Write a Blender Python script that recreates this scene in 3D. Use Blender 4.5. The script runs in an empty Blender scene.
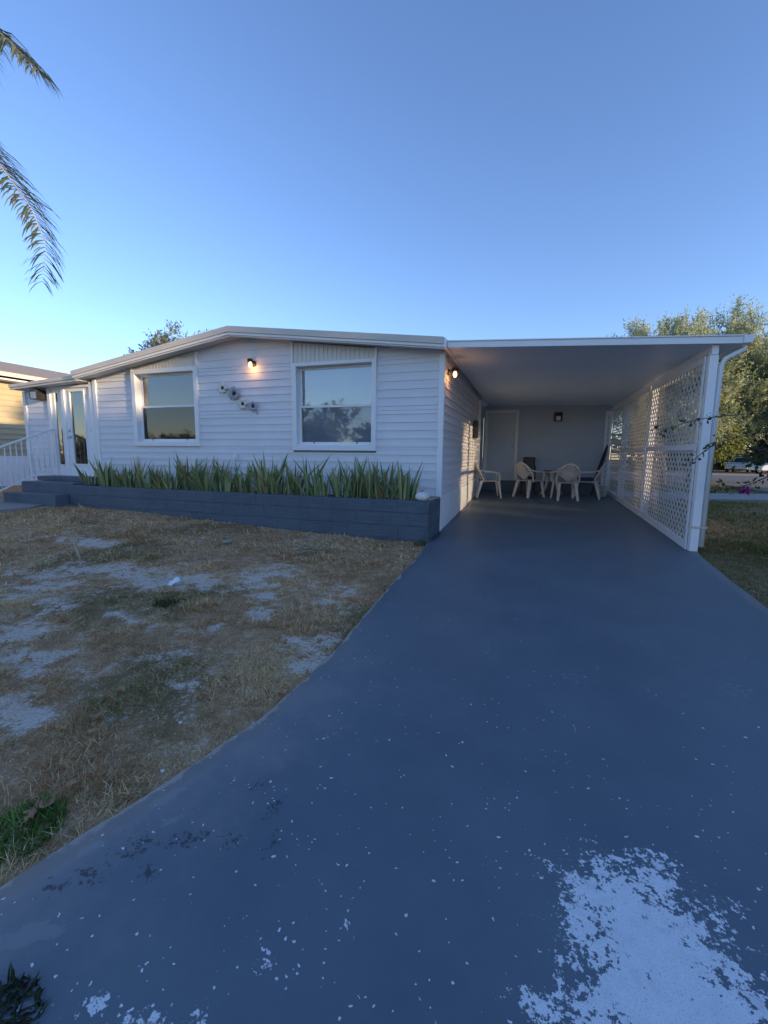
import bpy, math, random
import numpy as np
from mathutils import Vector, Matrix
random.seed(7); rng = np.random.default_rng(7)
SC = bpy.context.scene; COL = SC.collection
PI = math.pi; rad = math.radians

# ------------------------------------------------------------------ materials
def mat(name, base, rough=.6, var=.12, scale=6., bump=.0, bscale=60., metal=0., spec=.5, detail=6.):
    m = bpy.data.materials.new(name); m.use_nodes = True
    nt = m.node_tree; n = nt.nodes; l = nt.links
    b = n['Principled BSDF']
    b.inputs['Roughness'].default_value = rough; b.inputs['Metallic'].default_value = metal
    b.inputs['Specular IOR Level'].default_value = spec
    tc = n.new('ShaderNodeTexCoord')
    nz = n.new('ShaderNodeTexNoise'); nz.inputs['Scale'].default_value = scale; nz.inputs['Detail'].default_value = detail
    nz.inputs['Roughness'].default_value = .62
    l.new(tc.outputs['Object'], nz.inputs['Vector'])
    r = n.new('ShaderNodeValToRGB')
    r.color_ramp.elements[0].position = .3; r.color_ramp.elements[1].position = .7
    r.color_ramp.elements[0].color = tuple(max(0, c*(1-var)) for c in base)+(1,)
    r.color_ramp.elements[1].color = tuple(min(1, c*(1+var)) for c in base)+(1,)
    l.new(nz.outputs['Fac'], r.inputs['Fac']); l.new(r.outputs['Color'], b.inputs['Base Color'])
    if bump:
        n2 = n.new('ShaderNodeTexNoise'); n2.inputs['Scale'].default_value = bscale; n2.inputs['Detail'].default_value = 4
        l.new(tc.outputs['Object'], n2.inputs['Vector'])
        bp = n.new('ShaderNodeBump'); bp.inputs['Strength'].default_value = bump; bp.inputs['Distance'].default_value = .01
        l.new(n2.outputs['Fac'], bp.inputs['Height']); l.new(bp.outputs['Normal'], b.inputs['Normal'])
    return m

def leafmat(name, rough=.55, trans=.35, attr='col', spec=.35):
    m = bpy.data.materials.new(name); m.use_nodes = True
    nt = m.node_tree; n = nt.nodes; l = nt.links
    b = n['Principled BSDF']; b.inputs['Roughness'].default_value = rough; b.inputs['Specular IOR Level'].default_value = spec
    a = n.new('ShaderNodeAttribute'); a.attribute_name = attr
    l.new(a.outputs['Color'], b.inputs['Base Color'])
    t = n.new('ShaderNodeBsdfTranslucent'); l.new(a.outputs['Color'], t.inputs['Color'])
    mx = n.new('ShaderNodeMixShader'); mx.inputs['Fac'].default_value = trans
    l.new(b.outputs['BSDF'], mx.inputs[1]); l.new(t.outputs['BSDF'], mx.inputs[2])
    l.new(mx.outputs['Shader'], n['Material Output'].inputs['Surface'])
    return m

def glassmat(name, tint=(.94, .97, 1.), mirror=.24):
    """thin window pane: mirror reflection by Fresnel, otherwise see-through with a slight tint"""
    m = bpy.data.materials.new(name); m.use_nodes = True
    nt = m.node_tree; n = nt.nodes; l = nt.links; n.remove(n['Principled BSDF'])
    g = n.new('ShaderNodeBsdfGlossy'); g.inputs['Roughness'].default_value = .03
    t = n.new('ShaderNodeBsdfTransparent'); t.inputs['Color'].default_value = tint+(1,)
    tc = n.new('ShaderNodeTexCoord'); nz = n.new('ShaderNodeTexNoise'); nz.inputs['Scale'].default_value = 1.6
    l.new(tc.outputs['Object'], nz.inputs['Vector'])
    bp = n.new('ShaderNodeBump'); bp.inputs['Strength'].default_value = .02; bp.inputs['Distance'].default_value = .03
    l.new(nz.outputs['Fac'], bp.inputs['Height']); l.new(bp.outputs['Normal'], g.inputs['Normal'])
    f = n.new('ShaderNodeFresnel'); f.inputs['IOR'].default_value = 1.75
    mxm = n.new('ShaderNodeMath'); mxm.operation = 'MAXIMUM'; mxm.inputs[1].default_value = mirror; l.new(f.outputs['Fac'], mxm.inputs[0])
    mx = n.new('ShaderNodeMixShader'); l.new(mxm.outputs[0], mx.inputs['Fac'])
    l.new(t.outputs['BSDF'], mx.inputs[1]); l.new(g.outputs['BSDF'], mx.inputs[2])
    l.new(mx.outputs['Shader'], n['Material Output'].inputs['Surface'])
    return m

def emis(name, col, s):
    m = bpy.data.materials.new(name); m.use_nodes = True; b = m.node_tree.nodes['Principled BSDF']
    b.inputs['Base Color'].default_value = (.8, .7, .5, 1)
    b.inputs['Emission Color'].default_value = col+(1,); b.inputs['Emission Strength'].default_value = s
    return m

M = {}
M['siding'] = mat('vinyl_siding', (.73, .72, .755), .5, .05, 1.4, .05, 40)
M['trim'] = mat('white_trim', (.82, .82, .83), .42, .03, 3)
M['header'] = mat('grooved_panel', (.70, .68, .66), .55, .05, 3)
M['fascia'] = mat('roof_fascia', (.60, .55, .49), .5, .06, 2.5)
M['soffit'] = mat('soffit', (.62, .62, .63), .6, .05, 2)
M['roof'] = mat('roof_skin', (.50, .50, .50), .6, .1, 2)
M['skirt'] = mat('skirting_panel', (.84, .84, .85), .5, .04, 3)
M['carport'] = mat('carport_panel', (.74, .84, .95), .42, .03, .8)
M['shedwall'] = mat('shed_wall', (.44, .50, .58), .55, .06, 1.5)
M['sheddoor'] = mat('shed_door', (.54, .59, .65), .5, .05, 2)
M['darkpaint'] = mat('slate_paint', (.088, .115, .150), .6, .15, 3, .25, 50)
M['plastic'] = mat('white_plastic', (.66, .60, .54), .4, .06, 5)
M['black'] = mat('black_plastic', (.02, .02, .022), .45, .2, 8)
M['darkmetal'] = mat('dark_bronze', (.05, .045, .045), .45, .2, 8, metal=.6)
M['steel'] = mat('brushed_metal', (.5, .5, .52), .35, .1, 20, metal=.9)
M['blue'] = mat('navy_cloth', (.03, .045, .11), .85, .2, 20, .3, 200)
M['soil'] = mat('soil', (.06, .045, .035), .95, .4, 12, .6, 40)
M['bark'] = mat('bark', (.13, .10, .075), .9, .35, 10, .8, 30)
M['palmbark'] = mat('palm_bark', (.20, .17, .14), .9, .3, 6, .8, 14)
M['paleconcrete'] = mat('pale_concrete', (.27, .265, .25), .85, .12, 3, .3, 60)
M['asphalt'] = mat('asphalt', (.13, .13, .135), .85, .15, 1.2, .3, 80)
M['neighbor'] = mat('cream_siding', (.46, .38, .23), .55, .05, 1.5)
M['nroof'] = mat('brown_shingle', (.32, .27, .23), .9, .2, 12, .4, 40)
M['stone'] = mat('white_stone', (.68, .67, .64), .6, .1, 10, .3, 60)
M['wood'] = mat('weathered_wood', (.42, .33, .22), .8, .2, 20, .3, 80)
M['paper'] = mat('paper', (.75, .78, .82), .7, .05, 30)
M['dryleaf'] = mat('dry_leaf', (.34, .20, .09), .8, .35, 30)
M['carwhite'] = mat('white_car_paint', (.75, .76, .78), .25, .02, 2)
M['carsilver'] = mat('silver_car_paint', (.55, .57, .60), .25, .02, 2)
M['cardark'] = mat('dark_car_paint', (.04, .05, .07), .25, .05, 2)
M['carglass'] = mat('car_glass', (.03, .035, .04), .08, .1, 3)
M['tyre'] = mat('tyre_rubber', (.02, .02, .02), .8, .2, 20)
M['lampglass'] = mat('headlight', (.7, .72, .75), .15, .05, 10)
M['grey'] = mat('grey_metal_flower', (.40, .43, .48), .5, .25, 25, metal=.2)
M['petal'] = mat('white_flower_enamel', (.72, .74, .66), .5, .12, 25)
M['blind'] = mat('pale_blind', (.80, .82, .82), .8, .06, 2)
M['screen'] = mat('insect_screen', (.52, .58, .64), .9, .08, 2)
M['inside'] = mat('dim_interior', (.30, .34, .35), .9, .2, 1.5)
M['glass'] = glassmat('window_glass'); M['screened'] = glassmat('screened_glass', (.92, .95, 1.), .11)
M['bulb'] = emis('lit_bulb', (1., .42, .10), 6.)
M['leaf'] = leafmat('leaf', trans=.45)
M['grass'] = leafmat('grass_blade', .7, .3, spec=.2)
M['sword'] = leafmat('sword_leaf', .45, .15)
M['lattice'] = None

def lattice_mat():
    m = mat('white_lattice', (.72, .72, .72), .5, .04, 3)
    nt = m.node_tree; n = nt.nodes; l = nt.links
    t = n.new('ShaderNodeBsdfTranslucent'); t.inputs['Color'].default_value = (.7, .66, .6, 1)
    mx = n.new('ShaderNodeMixShader'); mx.inputs['Fac'].default_value = .22
    l.new(n['Principled BSDF'].outputs['BSDF'], mx.inputs[1]); l.new(t.outputs['BSDF'], mx.inputs[2])
    l.new(mx.outputs['Shader'], n['Material Output'].inputs['Surface'])
    return m
M['lattice'] = lattice_mat()

def block_mat():
    """painted concrete block: a bond of blocks showing through the slate paint"""
    m = mat('painted_block', (.085, .112, .148), .6, .14, 2.5)
    nt = m.node_tree; n = nt.nodes; l = nt.links; b = n['Principled BSDF']
    g = n.new('ShaderNodeNewGeometry'); sx = n.new('ShaderNodeSeparateXYZ'); cx = n.new('ShaderNodeCombineXYZ')
    l.new(g.outputs['Position'], sx.inputs[0]); l.new(sx.outputs['X'], cx.inputs['X']); l.new(sx.outputs['Z'], cx.inputs['Y'])
    br = n.new('ShaderNodeTexBrick'); br.inputs['Scale'].default_value = 1; br.inputs['Brick Width'].default_value = .42
    br.inputs['Row Height'].default_value = .2; br.inputs['Mortar Size'].default_value = .009; br.inputs['Mortar Smooth'].default_value = .4
    br.offset = .37
    l.new(cx.outputs[0], br.inputs['Vector'])
    nz = n.new('ShaderNodeTexNoise'); nz.inputs['Scale'].default_value = 45; nz.inputs['Detail'].default_value = 6
    mt = n.new('ShaderNodeMath'); mt.operation = 'MULTIPLY_ADD'; mt.inputs[1].default_value = -1.2
    l.new(br.outputs['Fac'], mt.inputs[0]); l.new(nz.outputs['Fac'], mt.inputs[2])
    bp = n.new('ShaderNodeBump'); bp.inputs['Strength'].default_value = .9; bp.inputs['Distance'].default_value = .02
    l.new(mt.outputs[0], bp.inputs['Height']); l.new(bp.outputs['Normal'], b.inputs['Normal'])
    return m
M['block'] = block_mat()

class NB:
    """tiny helper to write shader maths"""
    def __init__(s, m): s.n = m.node_tree.nodes; s.l = m.node_tree.links
    def m(s, op, a, b=None, c=None, clamp=False):
        x = s.n.new('ShaderNodeMath'); x.operation = op; x.use_clamp = clamp
        for i, v in enumerate((a, b, c)):
            if v is None: continue
            if isinstance(v, (int, float)): x.inputs[i].default_value = v
            else: s.l.new(v, x.inputs[i])
        return x.outputs[0]
    def noise(s, vec, scale, detail=6, rough=.6, out='Fac'):
        x = s.n.new('ShaderNodeTexNoise'); x.inputs['Scale'].default_value = scale; x.inputs['Detail'].default_value = detail
        x.inputs['Roughness'].default_value = rough; s.l.new(vec, x.inputs['Vector']); return x.outputs[out]
    def step(s, v, lo, hi):
        x = s.n.new('ShaderNodeMapRange'); x.interpolation_type = 'SMOOTHSTEP'
        x.inputs['From Min'].default_value = lo; x.inputs['From Max'].default_value = hi
        s.l.new(v, x.inputs['Value']); return x.outputs[0]
    def mix(s, f, a, b):
        x = s.n.new('ShaderNodeMix'); x.data_type = 'RGBA'
        if isinstance(f, (int, float)): x.inputs[0].default_value = f
        else: s.l.new(f, x.inputs[0])
        for i, v in ((6, a), (7, b)):
            if isinstance(v, tuple): x.inputs[i].default_value = v+(1,)
            else: s.l.new(v, x.inputs[i])
        return x.outputs[2]

def drive_mat():
    m = bpy.data.materials.new('painted_driveway'); m.use_nodes = True
    k = NB(m); n = k.n; l = k.l; b = n['Principled BSDF']
    pos = n.new('ShaderNodeNewGeometry').outputs['Position']
    sep = n.new('ShaderNodeSeparateXYZ'); l.new(pos, sep.inputs[0]); X, Y = sep.outputs['X'], sep.outputs['Y']
    def spots(lst):
        acc = None
        for cx, cy, rx, ry, a, s in lst:
            ca, sa = math.cos(rad(a)), math.sin(rad(a))
            dx = k.m('SUBTRACT', X, cx); dy = k.m('SUBTRACT', Y, cy)
            u = k.m('MULTIPLY_ADD', dx, ca/rx, k.m('MULTIPLY', dy, sa/rx))
            v = k.m('MULTIPLY_ADD', dx, -sa/ry, k.m('MULTIPLY', dy, ca/ry))
            d = k.m('SQRT', k.m('ADD', k.m('MULTIPLY', u, u), k.m('MULTIPLY', v, v)))
            f = k.m('SUBTRACT', s, k.m('MULTIPLY', d, .80))
            acc = f if acc is None else k.m('MAXIMUM', acc, f)
        return k.m('MAXIMUM', acc, -1.0)
    big = spots([(.36, 1.13, .17, .19, 0, 1.), (.40, .99, .20, .16, 0, 1.), (.34, .90, .20, .12, 0, .9), (.26, 1.22, .13, .09, 20, .72), (.22, 1.12, .10, .10, 0, .5),
                 (.42, 1.33, .11, .09, 30, .62), (.12, 1.26, .07, .06, 0, .35), (.53, 1.13, .12, .05, 0, .5), (.57, .98, .13, .12, 0, .6),
                 (.10, .90, .13, .05, 0, .45), (.63, 1.30, .035, .05, 0, .5), (-.74, .56, .10, .06, 20, .40), (-.86, .57, .06, .03, 20, .40), (-.64, .63, .10, .05, 0, .22),
                 (-.55, .76, .10, .09, 0, .12), (.68, 1.0, .10, .14, 0, .5), (.34, .80, .18, .10, 0, .8), (-.40, .92, .05, .10, 0, .02)])
    pale = spots([(-1.16, .62, .16, .06, 35, .55), (-1.26, .84, .09, .035, 50, .5), (-1.19, 1.10, .13, .045, 70, .6), (-1.02, .50, .1, .05, 20, .3), (-1.1, 1.0, .2, .06, 60, .3)])
    dark = spots([(-1.13, .90, .12, .14, -30, .42), (-1.18, .78, .10, .07, 20, .46), (-1.02, .84, .06, .05, 0, .48), (-.80, 1.17, .07, .12, 0, .40),
                  (-.86, 1.02, .12, .10, 0, .3), (-1.0, .97, .12, .06, 30, .5), (-1.24, .72, .10, .05, 30, .45), (-.72, 1.05, .10, .14, 0, .25), (-.9, 1.25, .08, .06, 30, .35)])
    f1 = k.noise(pos, 13, 12, .70); f2 = k.noise(pos, 48, 8, .68); f3 = k.noise(pos, 5.5, 6, .6)
    f9 = k.noise(pos, 110, 5, .6); fld = k.m('ADD', k.m('MULTIPLY_ADD', k.m('SUBTRACT', f1, .5), 2.6, k.m('MULTIPLY', k.m('SUBTRACT', f2, .5), 3.0)), k.m('MULTIPLY', k.m('SUBTRACT', f9, .5), 1.1))
    peel = k.step(k.m('ADD', big, fld), .16, .22)
    # little chips everywhere, thicker near the bottom of the drive
    wv = n.new('ShaderNodeVectorMath'); wv.operation = 'MULTIPLY_ADD'; l.new(k.noise(pos, 40, 3, .6, 'Color'), wv.inputs[0]); wv.inputs[1].default_value = (.03, .03, 0); l.new(pos, wv.inputs[2])
    near = k.step(Y, 2.8, .5)
    cn = k.noise(pos, 27, 9, .74)
    reg = k.m('MULTIPLY_ADD', near, .052, k.m('MULTIPLY', k.m('SUBTRACT', f3, .5), .22))
    chip = k.step(k.m('ADD', cn, reg), .755, .775)
    v3 = n.new('ShaderNodeTexVoronoi'); v3.inputs['Scale'].default_value = 75; l.new(wv.outputs[0], v3.inputs['Vector'])
    s3 = n.new('ShaderNodeSeparateColor'); l.new(v3.outputs['Color'], s3.inputs[0])
    thr3 = k.m('SUBTRACT', k.m('MULTIPLY_ADD', near, -.10, 1.0), k.m('MULTIPLY', k.m('MULTIPLY', k.step(k.noise(pos, 3.2, 5, .6), .48, .72), k.m('MULTIPLY_ADD', near, .85, .15)), .42))
    fleck = k.m('MULTIPLY', k.m('GREATER_THAN', s3.outputs[0], thr3), k.m('LESS_THAN', v3.outputs['Distance'], k.m('MULTIPLY', s3.outputs[1], .34)))
    chip = k.m('MAXIMUM', chip, fleck)
    # scuffs further up the drive
    v2 = n.new('ShaderNodeTexVoronoi'); v2.inputs['Scale'].default_value = 2.3; l.new(pos, v2.inputs['Vector'])
    s2 = n.new('ShaderNodeSeparateColor'); l.new(v2.outputs['Color'], s2.inputs[0])
    sm = k.m('MULTIPLY', k.m('GREATER_THAN', s2.outputs[0], .55), k.step(v2.outputs['Distance'], .26, .08))
    scuff = k.m('MULTIPLY', sm, k.step(k.noise(pos, 34, 8, .75), .54, .60))
    scuff = k.m('MULTIPLY', scuff, .75)
    palem = k.step(k.m('ADD', pale, k.m('MULTIPLY', k.m('SUBTRACT', f1, .5), 2.0)), .12, .24)
    darkm = k.m('MULTIPLY', k.step(k.m('ADD', dark, k.m('MULTIPLY', k.m('SUBTRACT', k.noise(pos, 48, 8, .72), .5), 3.6)), .22, .44), .7)
    ea = n.new('ShaderNodeAttribute'); ea.attribute_name = 'edge'
    edgem = k.step(k.m('MULTIPLY_ADD', k.m('SUBTRACT', k.noise(pos, 6, 8, .7), .5), .16, ea.outputs['Fac']), .022, .004)
    dustm = k.m('MULTIPLY', k.m('MULTIPLY', k.step(k.m('MULTIPLY_ADD', k.m('SUBTRACT', k.noise(pos, 4, 9, .7), .5), 1.3, ea.outputs['Fac']), .55, -.12), k.step(Y, 3.4, 1.6)), .62)
    tone = k.noise(pos, 1.3, 9, .68); fine = k.noise(pos, 130, 4, .6)
    paint = k.mix(k.step(tone, .3, .7), (.096, .130, .160), (.140, .174, .198))
    paint = k.mix(k.m('MULTIPLY', fine, .35), paint, (.076, .106, .136))
    paint = k.mix(k.m('MULTIPLY', k.step(k.noise(pos, 2.4, 9, .7), .56, .8), .30), paint, (.19, .215, .235))
    grit = k.noise(pos, 210, 3, .7); bare = k.mix(k.noise(pos, 22, 6, .6), (.62, .62, .64), (.82, .82, .84)); bare = k.mix(k.m('MULTIPLY', k.step(grit, .5, .66), .45), bare, (.36, .36, .38)); bare = k.mix(k.m('MULTIPLY', k.step(k.noise(pos, 9, 6, .7), .52, .7), .35), bare, (.40, .41, .44))
    c = k.mix(k.m('MULTIPLY', palem, .5), paint, (.25, .26, .28))
    c = k.mix(scuff, c, (.30, .32, .36)); c = k.mix(dustm, c, (.25, .245, .24)); c = k.mix(edgem, c, (.34, .32, .30))
    c = k.mix(darkm, c, (.012, .014, .022))
    white = k.m('MAXIMUM', peel, chip)
    c = k.mix(white, c, bare)
    l.new(c, b.inputs['Base Color'])
    l.new(k.m('MULTIPLY_ADD', white, .3, k.m('MULTIPLY_ADD', tone, .25, .38)), b.inputs['Roughness'])
    b.inputs['Specular IOR Level'].default_value = .4
    bp = n.new('ShaderNodeBump'); bp.inputs['Strength'].default_value = .35; bp.inputs['Distance'].default_value = .004
    l.new(k.m('ADD', k.m('MULTIPLY', white, -1.), k.m('MULTIPLY', k.m('ADD', fine, f2), .5)), bp.inputs['Height'])
    l.new(bp.outputs['Normal'], b.inputs['Normal'])
    return m
M['drive'] = drive_mat()

def lawn_mat():
    m = bpy.data.materials.new('dry_lawn_soil'); m.use_nodes = True
    k = NB(m); n = k.n; l = k.l; b = n['Principled BSDF']; b.inputs['Roughness'].default_value = .95; b.inputs['Specular IOR Level'].default_value = .15
    pos = n.new('ShaderNodeNewGeometry').outputs['Position']
    a = n.new('ShaderNodeAttribute'); a.attribute_name = 'sand'
    g = n.new('ShaderNodeAttribute'); g.attribute_name = 'green'
    f1 = k.noise(pos, 9, 10, .7); f2 = k.noise(pos, 60, 6, .7)
    thatch = k.mix(k.step(f1, .35, .65), (.44, .25, .125), (.68, .46, .26))
    thatch = k.mix(k.m('MULTIPLY', f2, .6), thatch, (.20, .125, .065))
    fib = k.noise(pos, 150, 5, .8); thatch = k.mix(k.m('MULTIPLY', k.step(fib, .55, .68), .7), thatch, (.70, .52, .31)); thatch = k.mix(k.m('MULTIPLY', k.step(fib, .46, .34), .75), thatch, (.10, .055, .028))
    gr = k.mix(k.step(f1, .3, .7), (.09, .09, .035), (.19, .15, .07))
    c = k.mix(g.outputs['Fac'], thatch, gr)
    sand = k.mix(k.step(f2, .3, .7), (.52, .44, .36), (.74, .64, .53))
    f3 = k.noise(pos, 24, 10, .75); sm = k.step(k.m('ADD', a.outputs['Fac'], k.m('MULTIPLY', k.m('SUBTRACT', k.m('ADD', f1, k.m('ADD', f3, f2)), 1.5), 2.6)), .30, .85)
    c = k.mix(sm, c, sand)
    l.new(c, b.inputs['Base Color'])
    bp = n.new('ShaderNodeBump'); bp.inputs['Strength'].default_value = .8; bp.inputs['Distance'].default_value = .02
    l.new(k.m('ADD', f1, f2), bp.inputs['Height']); l.new(bp.outputs['Normal'], b.inputs['Normal'])
    return m
M['lawn'] = lawn_mat()

# ------------------------------------------------------------------ objects
def tag(o, label=None, cat=None, group=None, kind=None):
    if label: o['label'] = label
    if cat: o['category'] = cat
    if group: o['group'] = group
    if kind: o['kind'] = kind
    return o
def org(p):
    v = Vector((0, 0, 0))
    while p is not None: v += p.location; p = p.parent
    return v
def thing(name, label, cat, loc=(0, 0, 0), group=None):
    o = bpy.data.objects.new(name, None); COL.objects.link(o); o.location = loc; o.empty_display_size = .1
    return tag(o, label, cat, group)
def link(name, me, m, parent=None, smooth=False, bevel=0, seg=2):
    o = bpy.data.objects.new(name, me); COL.objects.link(o); o.parent = parent
    if m is not None: me.materials.append(m)
    if smooth: me.polygons.foreach_set('use_smooth', [True]*len(me.polygons))
    if bevel:
        bv = o.modifiers.new('bevel', 'BEVEL'); bv.width = bevel; bv.segments = seg; bv.limit_method = 'ANGLE'; bv.angle_limit = rad(40)
    return o

class MB:
    def __init__(s): s.v = []; s.f = []
    def add(s, vs, fs):
        k = len(s.v); s.v += [Vector(p) for p in vs]; s.f += [tuple(i+k for i in f) for f in fs]; return s
    def box(s, x0, x1, y0, y1, z0, z1, T=None):
        vs = [Vector((x, y, z)) for z in (z0, z1) for x, y in ((x0, y0), (x1, y0), (x1, y1), (x0, y1))]
        if T: vs = [T @ p for p in vs]
        return s.add(vs, [(3, 2, 1, 0), (4, 5, 6, 7), (0, 1, 5, 4), (1, 2, 6, 5), (2, 3, 7, 6), (3, 0, 4, 7)])
    def beam(s, a, b, w, h, up=(0, 0, 1)):
        a = Vector(a); b = Vector(b); d = (b-a).normalized(); u = Vector(up); x = d.cross(u).normalized(); u = x.cross(d)
        vs = [p+x*i*w/2+u*j*h/2 for p in (a, b) for i, j in ((-1, -1), (1, -1), (1, 1), (-1, 1))]
        return s.add(vs, [(3, 2, 1, 0), (4, 5, 6, 7), (0, 1, 5, 4), (1, 2, 6, 5), (2, 3, 7, 6), (3, 0, 4, 7)])
    def tube(s, pts, r, n=8, cap=True):
        pts = [Vector(p) for p in pts]; rs = r if isinstance(r, (list, tuple)) else [r]*len(pts); vs = []; fs = []
        ref = None
        for i, p in enumerate(pts):
            d = (pts[min(i+1, len(pts)-1)]-pts[max(i-1, 0)]).normalized()
            if ref is None: ref = Vector((1, 0, 0)) if abs(d.x) < .8 else Vector((0, 1, 0))
            x = (ref-d*ref.dot(d)).normalized(); y = d.cross(x); ref = x
            vs += [p+(x*math.cos(2*PI*k/n)+y*math.sin(2*PI*k/n))*rs[i] for k in range(n)]
        for i in range(len(pts)-1):
            for k in range(n): fs.append((i*n+k, i*n+(k+1) % n, (i+1)*n+(k+1) % n, (i+1)*n+k))
        if cap: fs.append(tuple(range(n-1, -1, -1))); fs.append(tuple((len(pts)-1)*n+k for k in range(n)))
        return s.add(vs, fs)
    def lathe(s, prof, c=(0, 0, 0), n=20, T=None):
        vs = []; fs = []
        for r, z in prof: vs += [Vector((r*math.cos(2*PI*k/n), r*math.sin(2*PI*k/n), z)) for k in range(n)]
        if T: vs = [T @ p for p in vs]
        vs = [p+Vector(c) for p in vs]
        for i in range(len(prof)-1):
            for k in range(n): fs.append((i*n+k, i*n+(k+1) % n, (i+1)*n+(k+1) % n, (i+1)*n+k))
        fs.append(tuple(range(n-1, -1, -1))); fs.append(tuple((len(prof)-1)*n+k for k in range(n)))
        return s.add(vs, fs)
    def prism(s, poly, axis, a, b):
        """poly of (u,v): axis 'y' -> x,z ; axis 'x' -> y,z ; axis 'z' -> x,y"""
        f = {'y': lambda u, v, t: (u, t, v), 'x': lambda u, v, t: (t, u, v), 'z': lambda u, v, t: (u, v, t)}[axis]
        n = len(poly); vs = [f(u, v, a) for u, v in poly]+[f(u, v, b) for u, v in poly]
        return s.add(vs, [tuple(range(n)), tuple(range(2*n-1, n-1, -1))]+[(i, i+n, (i+1) % n+n, (i+1) % n) for i in range(n)])
    def build(s, name, m, parent=None, smooth=False, bevel=0, seg=2):
        import bmesh
        o = org(parent); me = bpy.data.meshes.new(name)
        me.from_pydata([tuple(p-o) for p in s.v], [], s.f)
        bm = bmesh.new(); bm.from_mesh(me); bmesh.ops.recalc_face_normals(bm, faces=bm.faces); bm.to_mesh(me); bm.free()
        return link(name, me, m, parent, smooth, bevel, seg)

def np_mesh(name, V, F, m, parent=None, colors=None, attrs=None, smooth=False):
    """V (n,3), F (k,3) or (k,4)"""
    V = np.asarray(V, np.float32); F = np.asarray(F, np.int32); k = F.shape[1]
    o = org(parent); V = V-np.array(o, np.float32)
    me = bpy.data.meshes.new(name); me.vertices.add(len(V)); me.vertices.foreach_set('co', V.ravel())
    me.loops.add(F.size); me.loops.foreach_set('vertex_index', F.ravel())
    me.polygons.add(len(F)); me.polygons.foreach_set('loop_start', np.arange(0, F.size, k, dtype=np.int32))
    me.polygons.foreach_set('loop_total', np.full(len(F), k, np.int32))
    me.update(calc_edges=True)
    if colors is not None:
        a = me.color_attributes.new('col', 'FLOAT_COLOR', 'POINT')
        c = np.ones((len(V), 4), np.float32); c[:, :3] = colors; a.data.foreach_set('color', c.ravel())
    for nm, arr in (attrs or {}).items():
        a = me.attributes.new(nm, 'FLOAT', 'POINT'); a.data.foreach_set('value', np.asarray(arr, np.float32))
    return link(name, me, m, parent, smooth)

def smooth01(t): t = np.clip(t, 0, 1); return t*t*(3-2*t)
_lat = rng.random((256, 256))
def vnoise(x, y, s):
    x = np.asarray(x)*s; y = np.asarray(y)*s; xi = np.floor(x).astype(int); yi = np.floor(y).astype(int)
    fx = smooth01(x-xi); fy = smooth01(y-yi); g = lambda a, b: _lat[a % 256, b % 256]
    return (g(xi, yi)*(1-fx)+g(xi+1, yi)*fx)*(1-fy)+(g(xi, yi+1)*(1-fx)+g(xi+1, yi+1)*fx)*fy
def fbm(x, y, s, o=4):
    t = 0; a = .5; q = 0
    for i in range(o): t = t+a*vnoise(x+17.3*i, y-9.1*i, s*2**i); q += a; a *= .55
    return t/q

# ------------------------------------------------------------------ ground
def zs(y): return .25*np.clip((np.asarray(y)-7.0)/6.5, 0, 1)                     # the driveway climbs gently into the carport
def zg(x, y):
    x = np.asarray(x, float); y = np.asarray(y, float)
    return .21*smooth01((-x-1.2)/8.5)*smooth01((y-1.5)/4.6)-.028
EDGE_L = [(-3., -5.), (.0, -2.6), (.30, -1.75), (.45, -1.52), (.67, -1.385), (.81, -1.34), (1.05, -1.285), (1.31, -1.215), (1.61, -1.14), (2.3, -1.125), (3.66, -1.21), (5.27, -1.29), (6.1, -1.36), (7.0, -1.38), (13.6, -1.38)]
EDGE_R = [(-3., 2.0), (0, 1.85), (2.5, 1.90), (4.25, 1.98), (5.5, 2.08), (6.5, 2.19), (6.95, 2.28), (13.6, 2.28)]
_el = np.array(EDGE_L); _er = np.array(EDGE_R)
def xl(y): return np.interp(y, _el[:, 0], _el[:, 1])
def xr(y): return np.interp(y, _er[:, 0], _er[:, 1])

ys = np.unique(np.concatenate([np.linspace(-3, .4, 12), np.linspace(.4, 3, 60), np.linspace(3, 7, 50), np.linspace(7, 13.55, 20)]))
L_ = xl(ys)+(fbm(ys, ys*0+3, 5)-.5)*.035*(ys < 5.8); R_ = xr(ys)+(fbm(ys, ys*0+8, 4)-.5)*.03*(ys < 6.5); nu = 31
V = []; 
for i, y in enumerate(ys):
    for j in range(nu):
        t = j/(nu-1); V.append((L_[i]*(1-t)+R_[i]*t, y, float(zs(y))))
nt_ = len(V); F = [(i*nu+j, i*nu+j+1, (i+1)*nu+j+1, (i+1)*nu+j) for i in range(len(ys)-1) for j in range(nu-1)]
for j in (0, nu-1):
    b0 = len(V)
    for i, y in enumerate(ys): V.append((V[i*nu+j][0]+(-.012 if j == 0 else .012), y, float(zs(y))-.12))
    for i in range(len(ys)-1):
        q = (i*nu+j, (i+1)*nu+j, b0+i+1, b0+i); F.append(q if j == 0 else q[::-1])
ED = np.array([v[0]-np.interp(v[1], ys, L_) for v in V]); ED[nt_:] = 0
tag(np_mesh('driveway', V, F, M['drive'], attrs={'edge': ED}), kind='structure')

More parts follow.
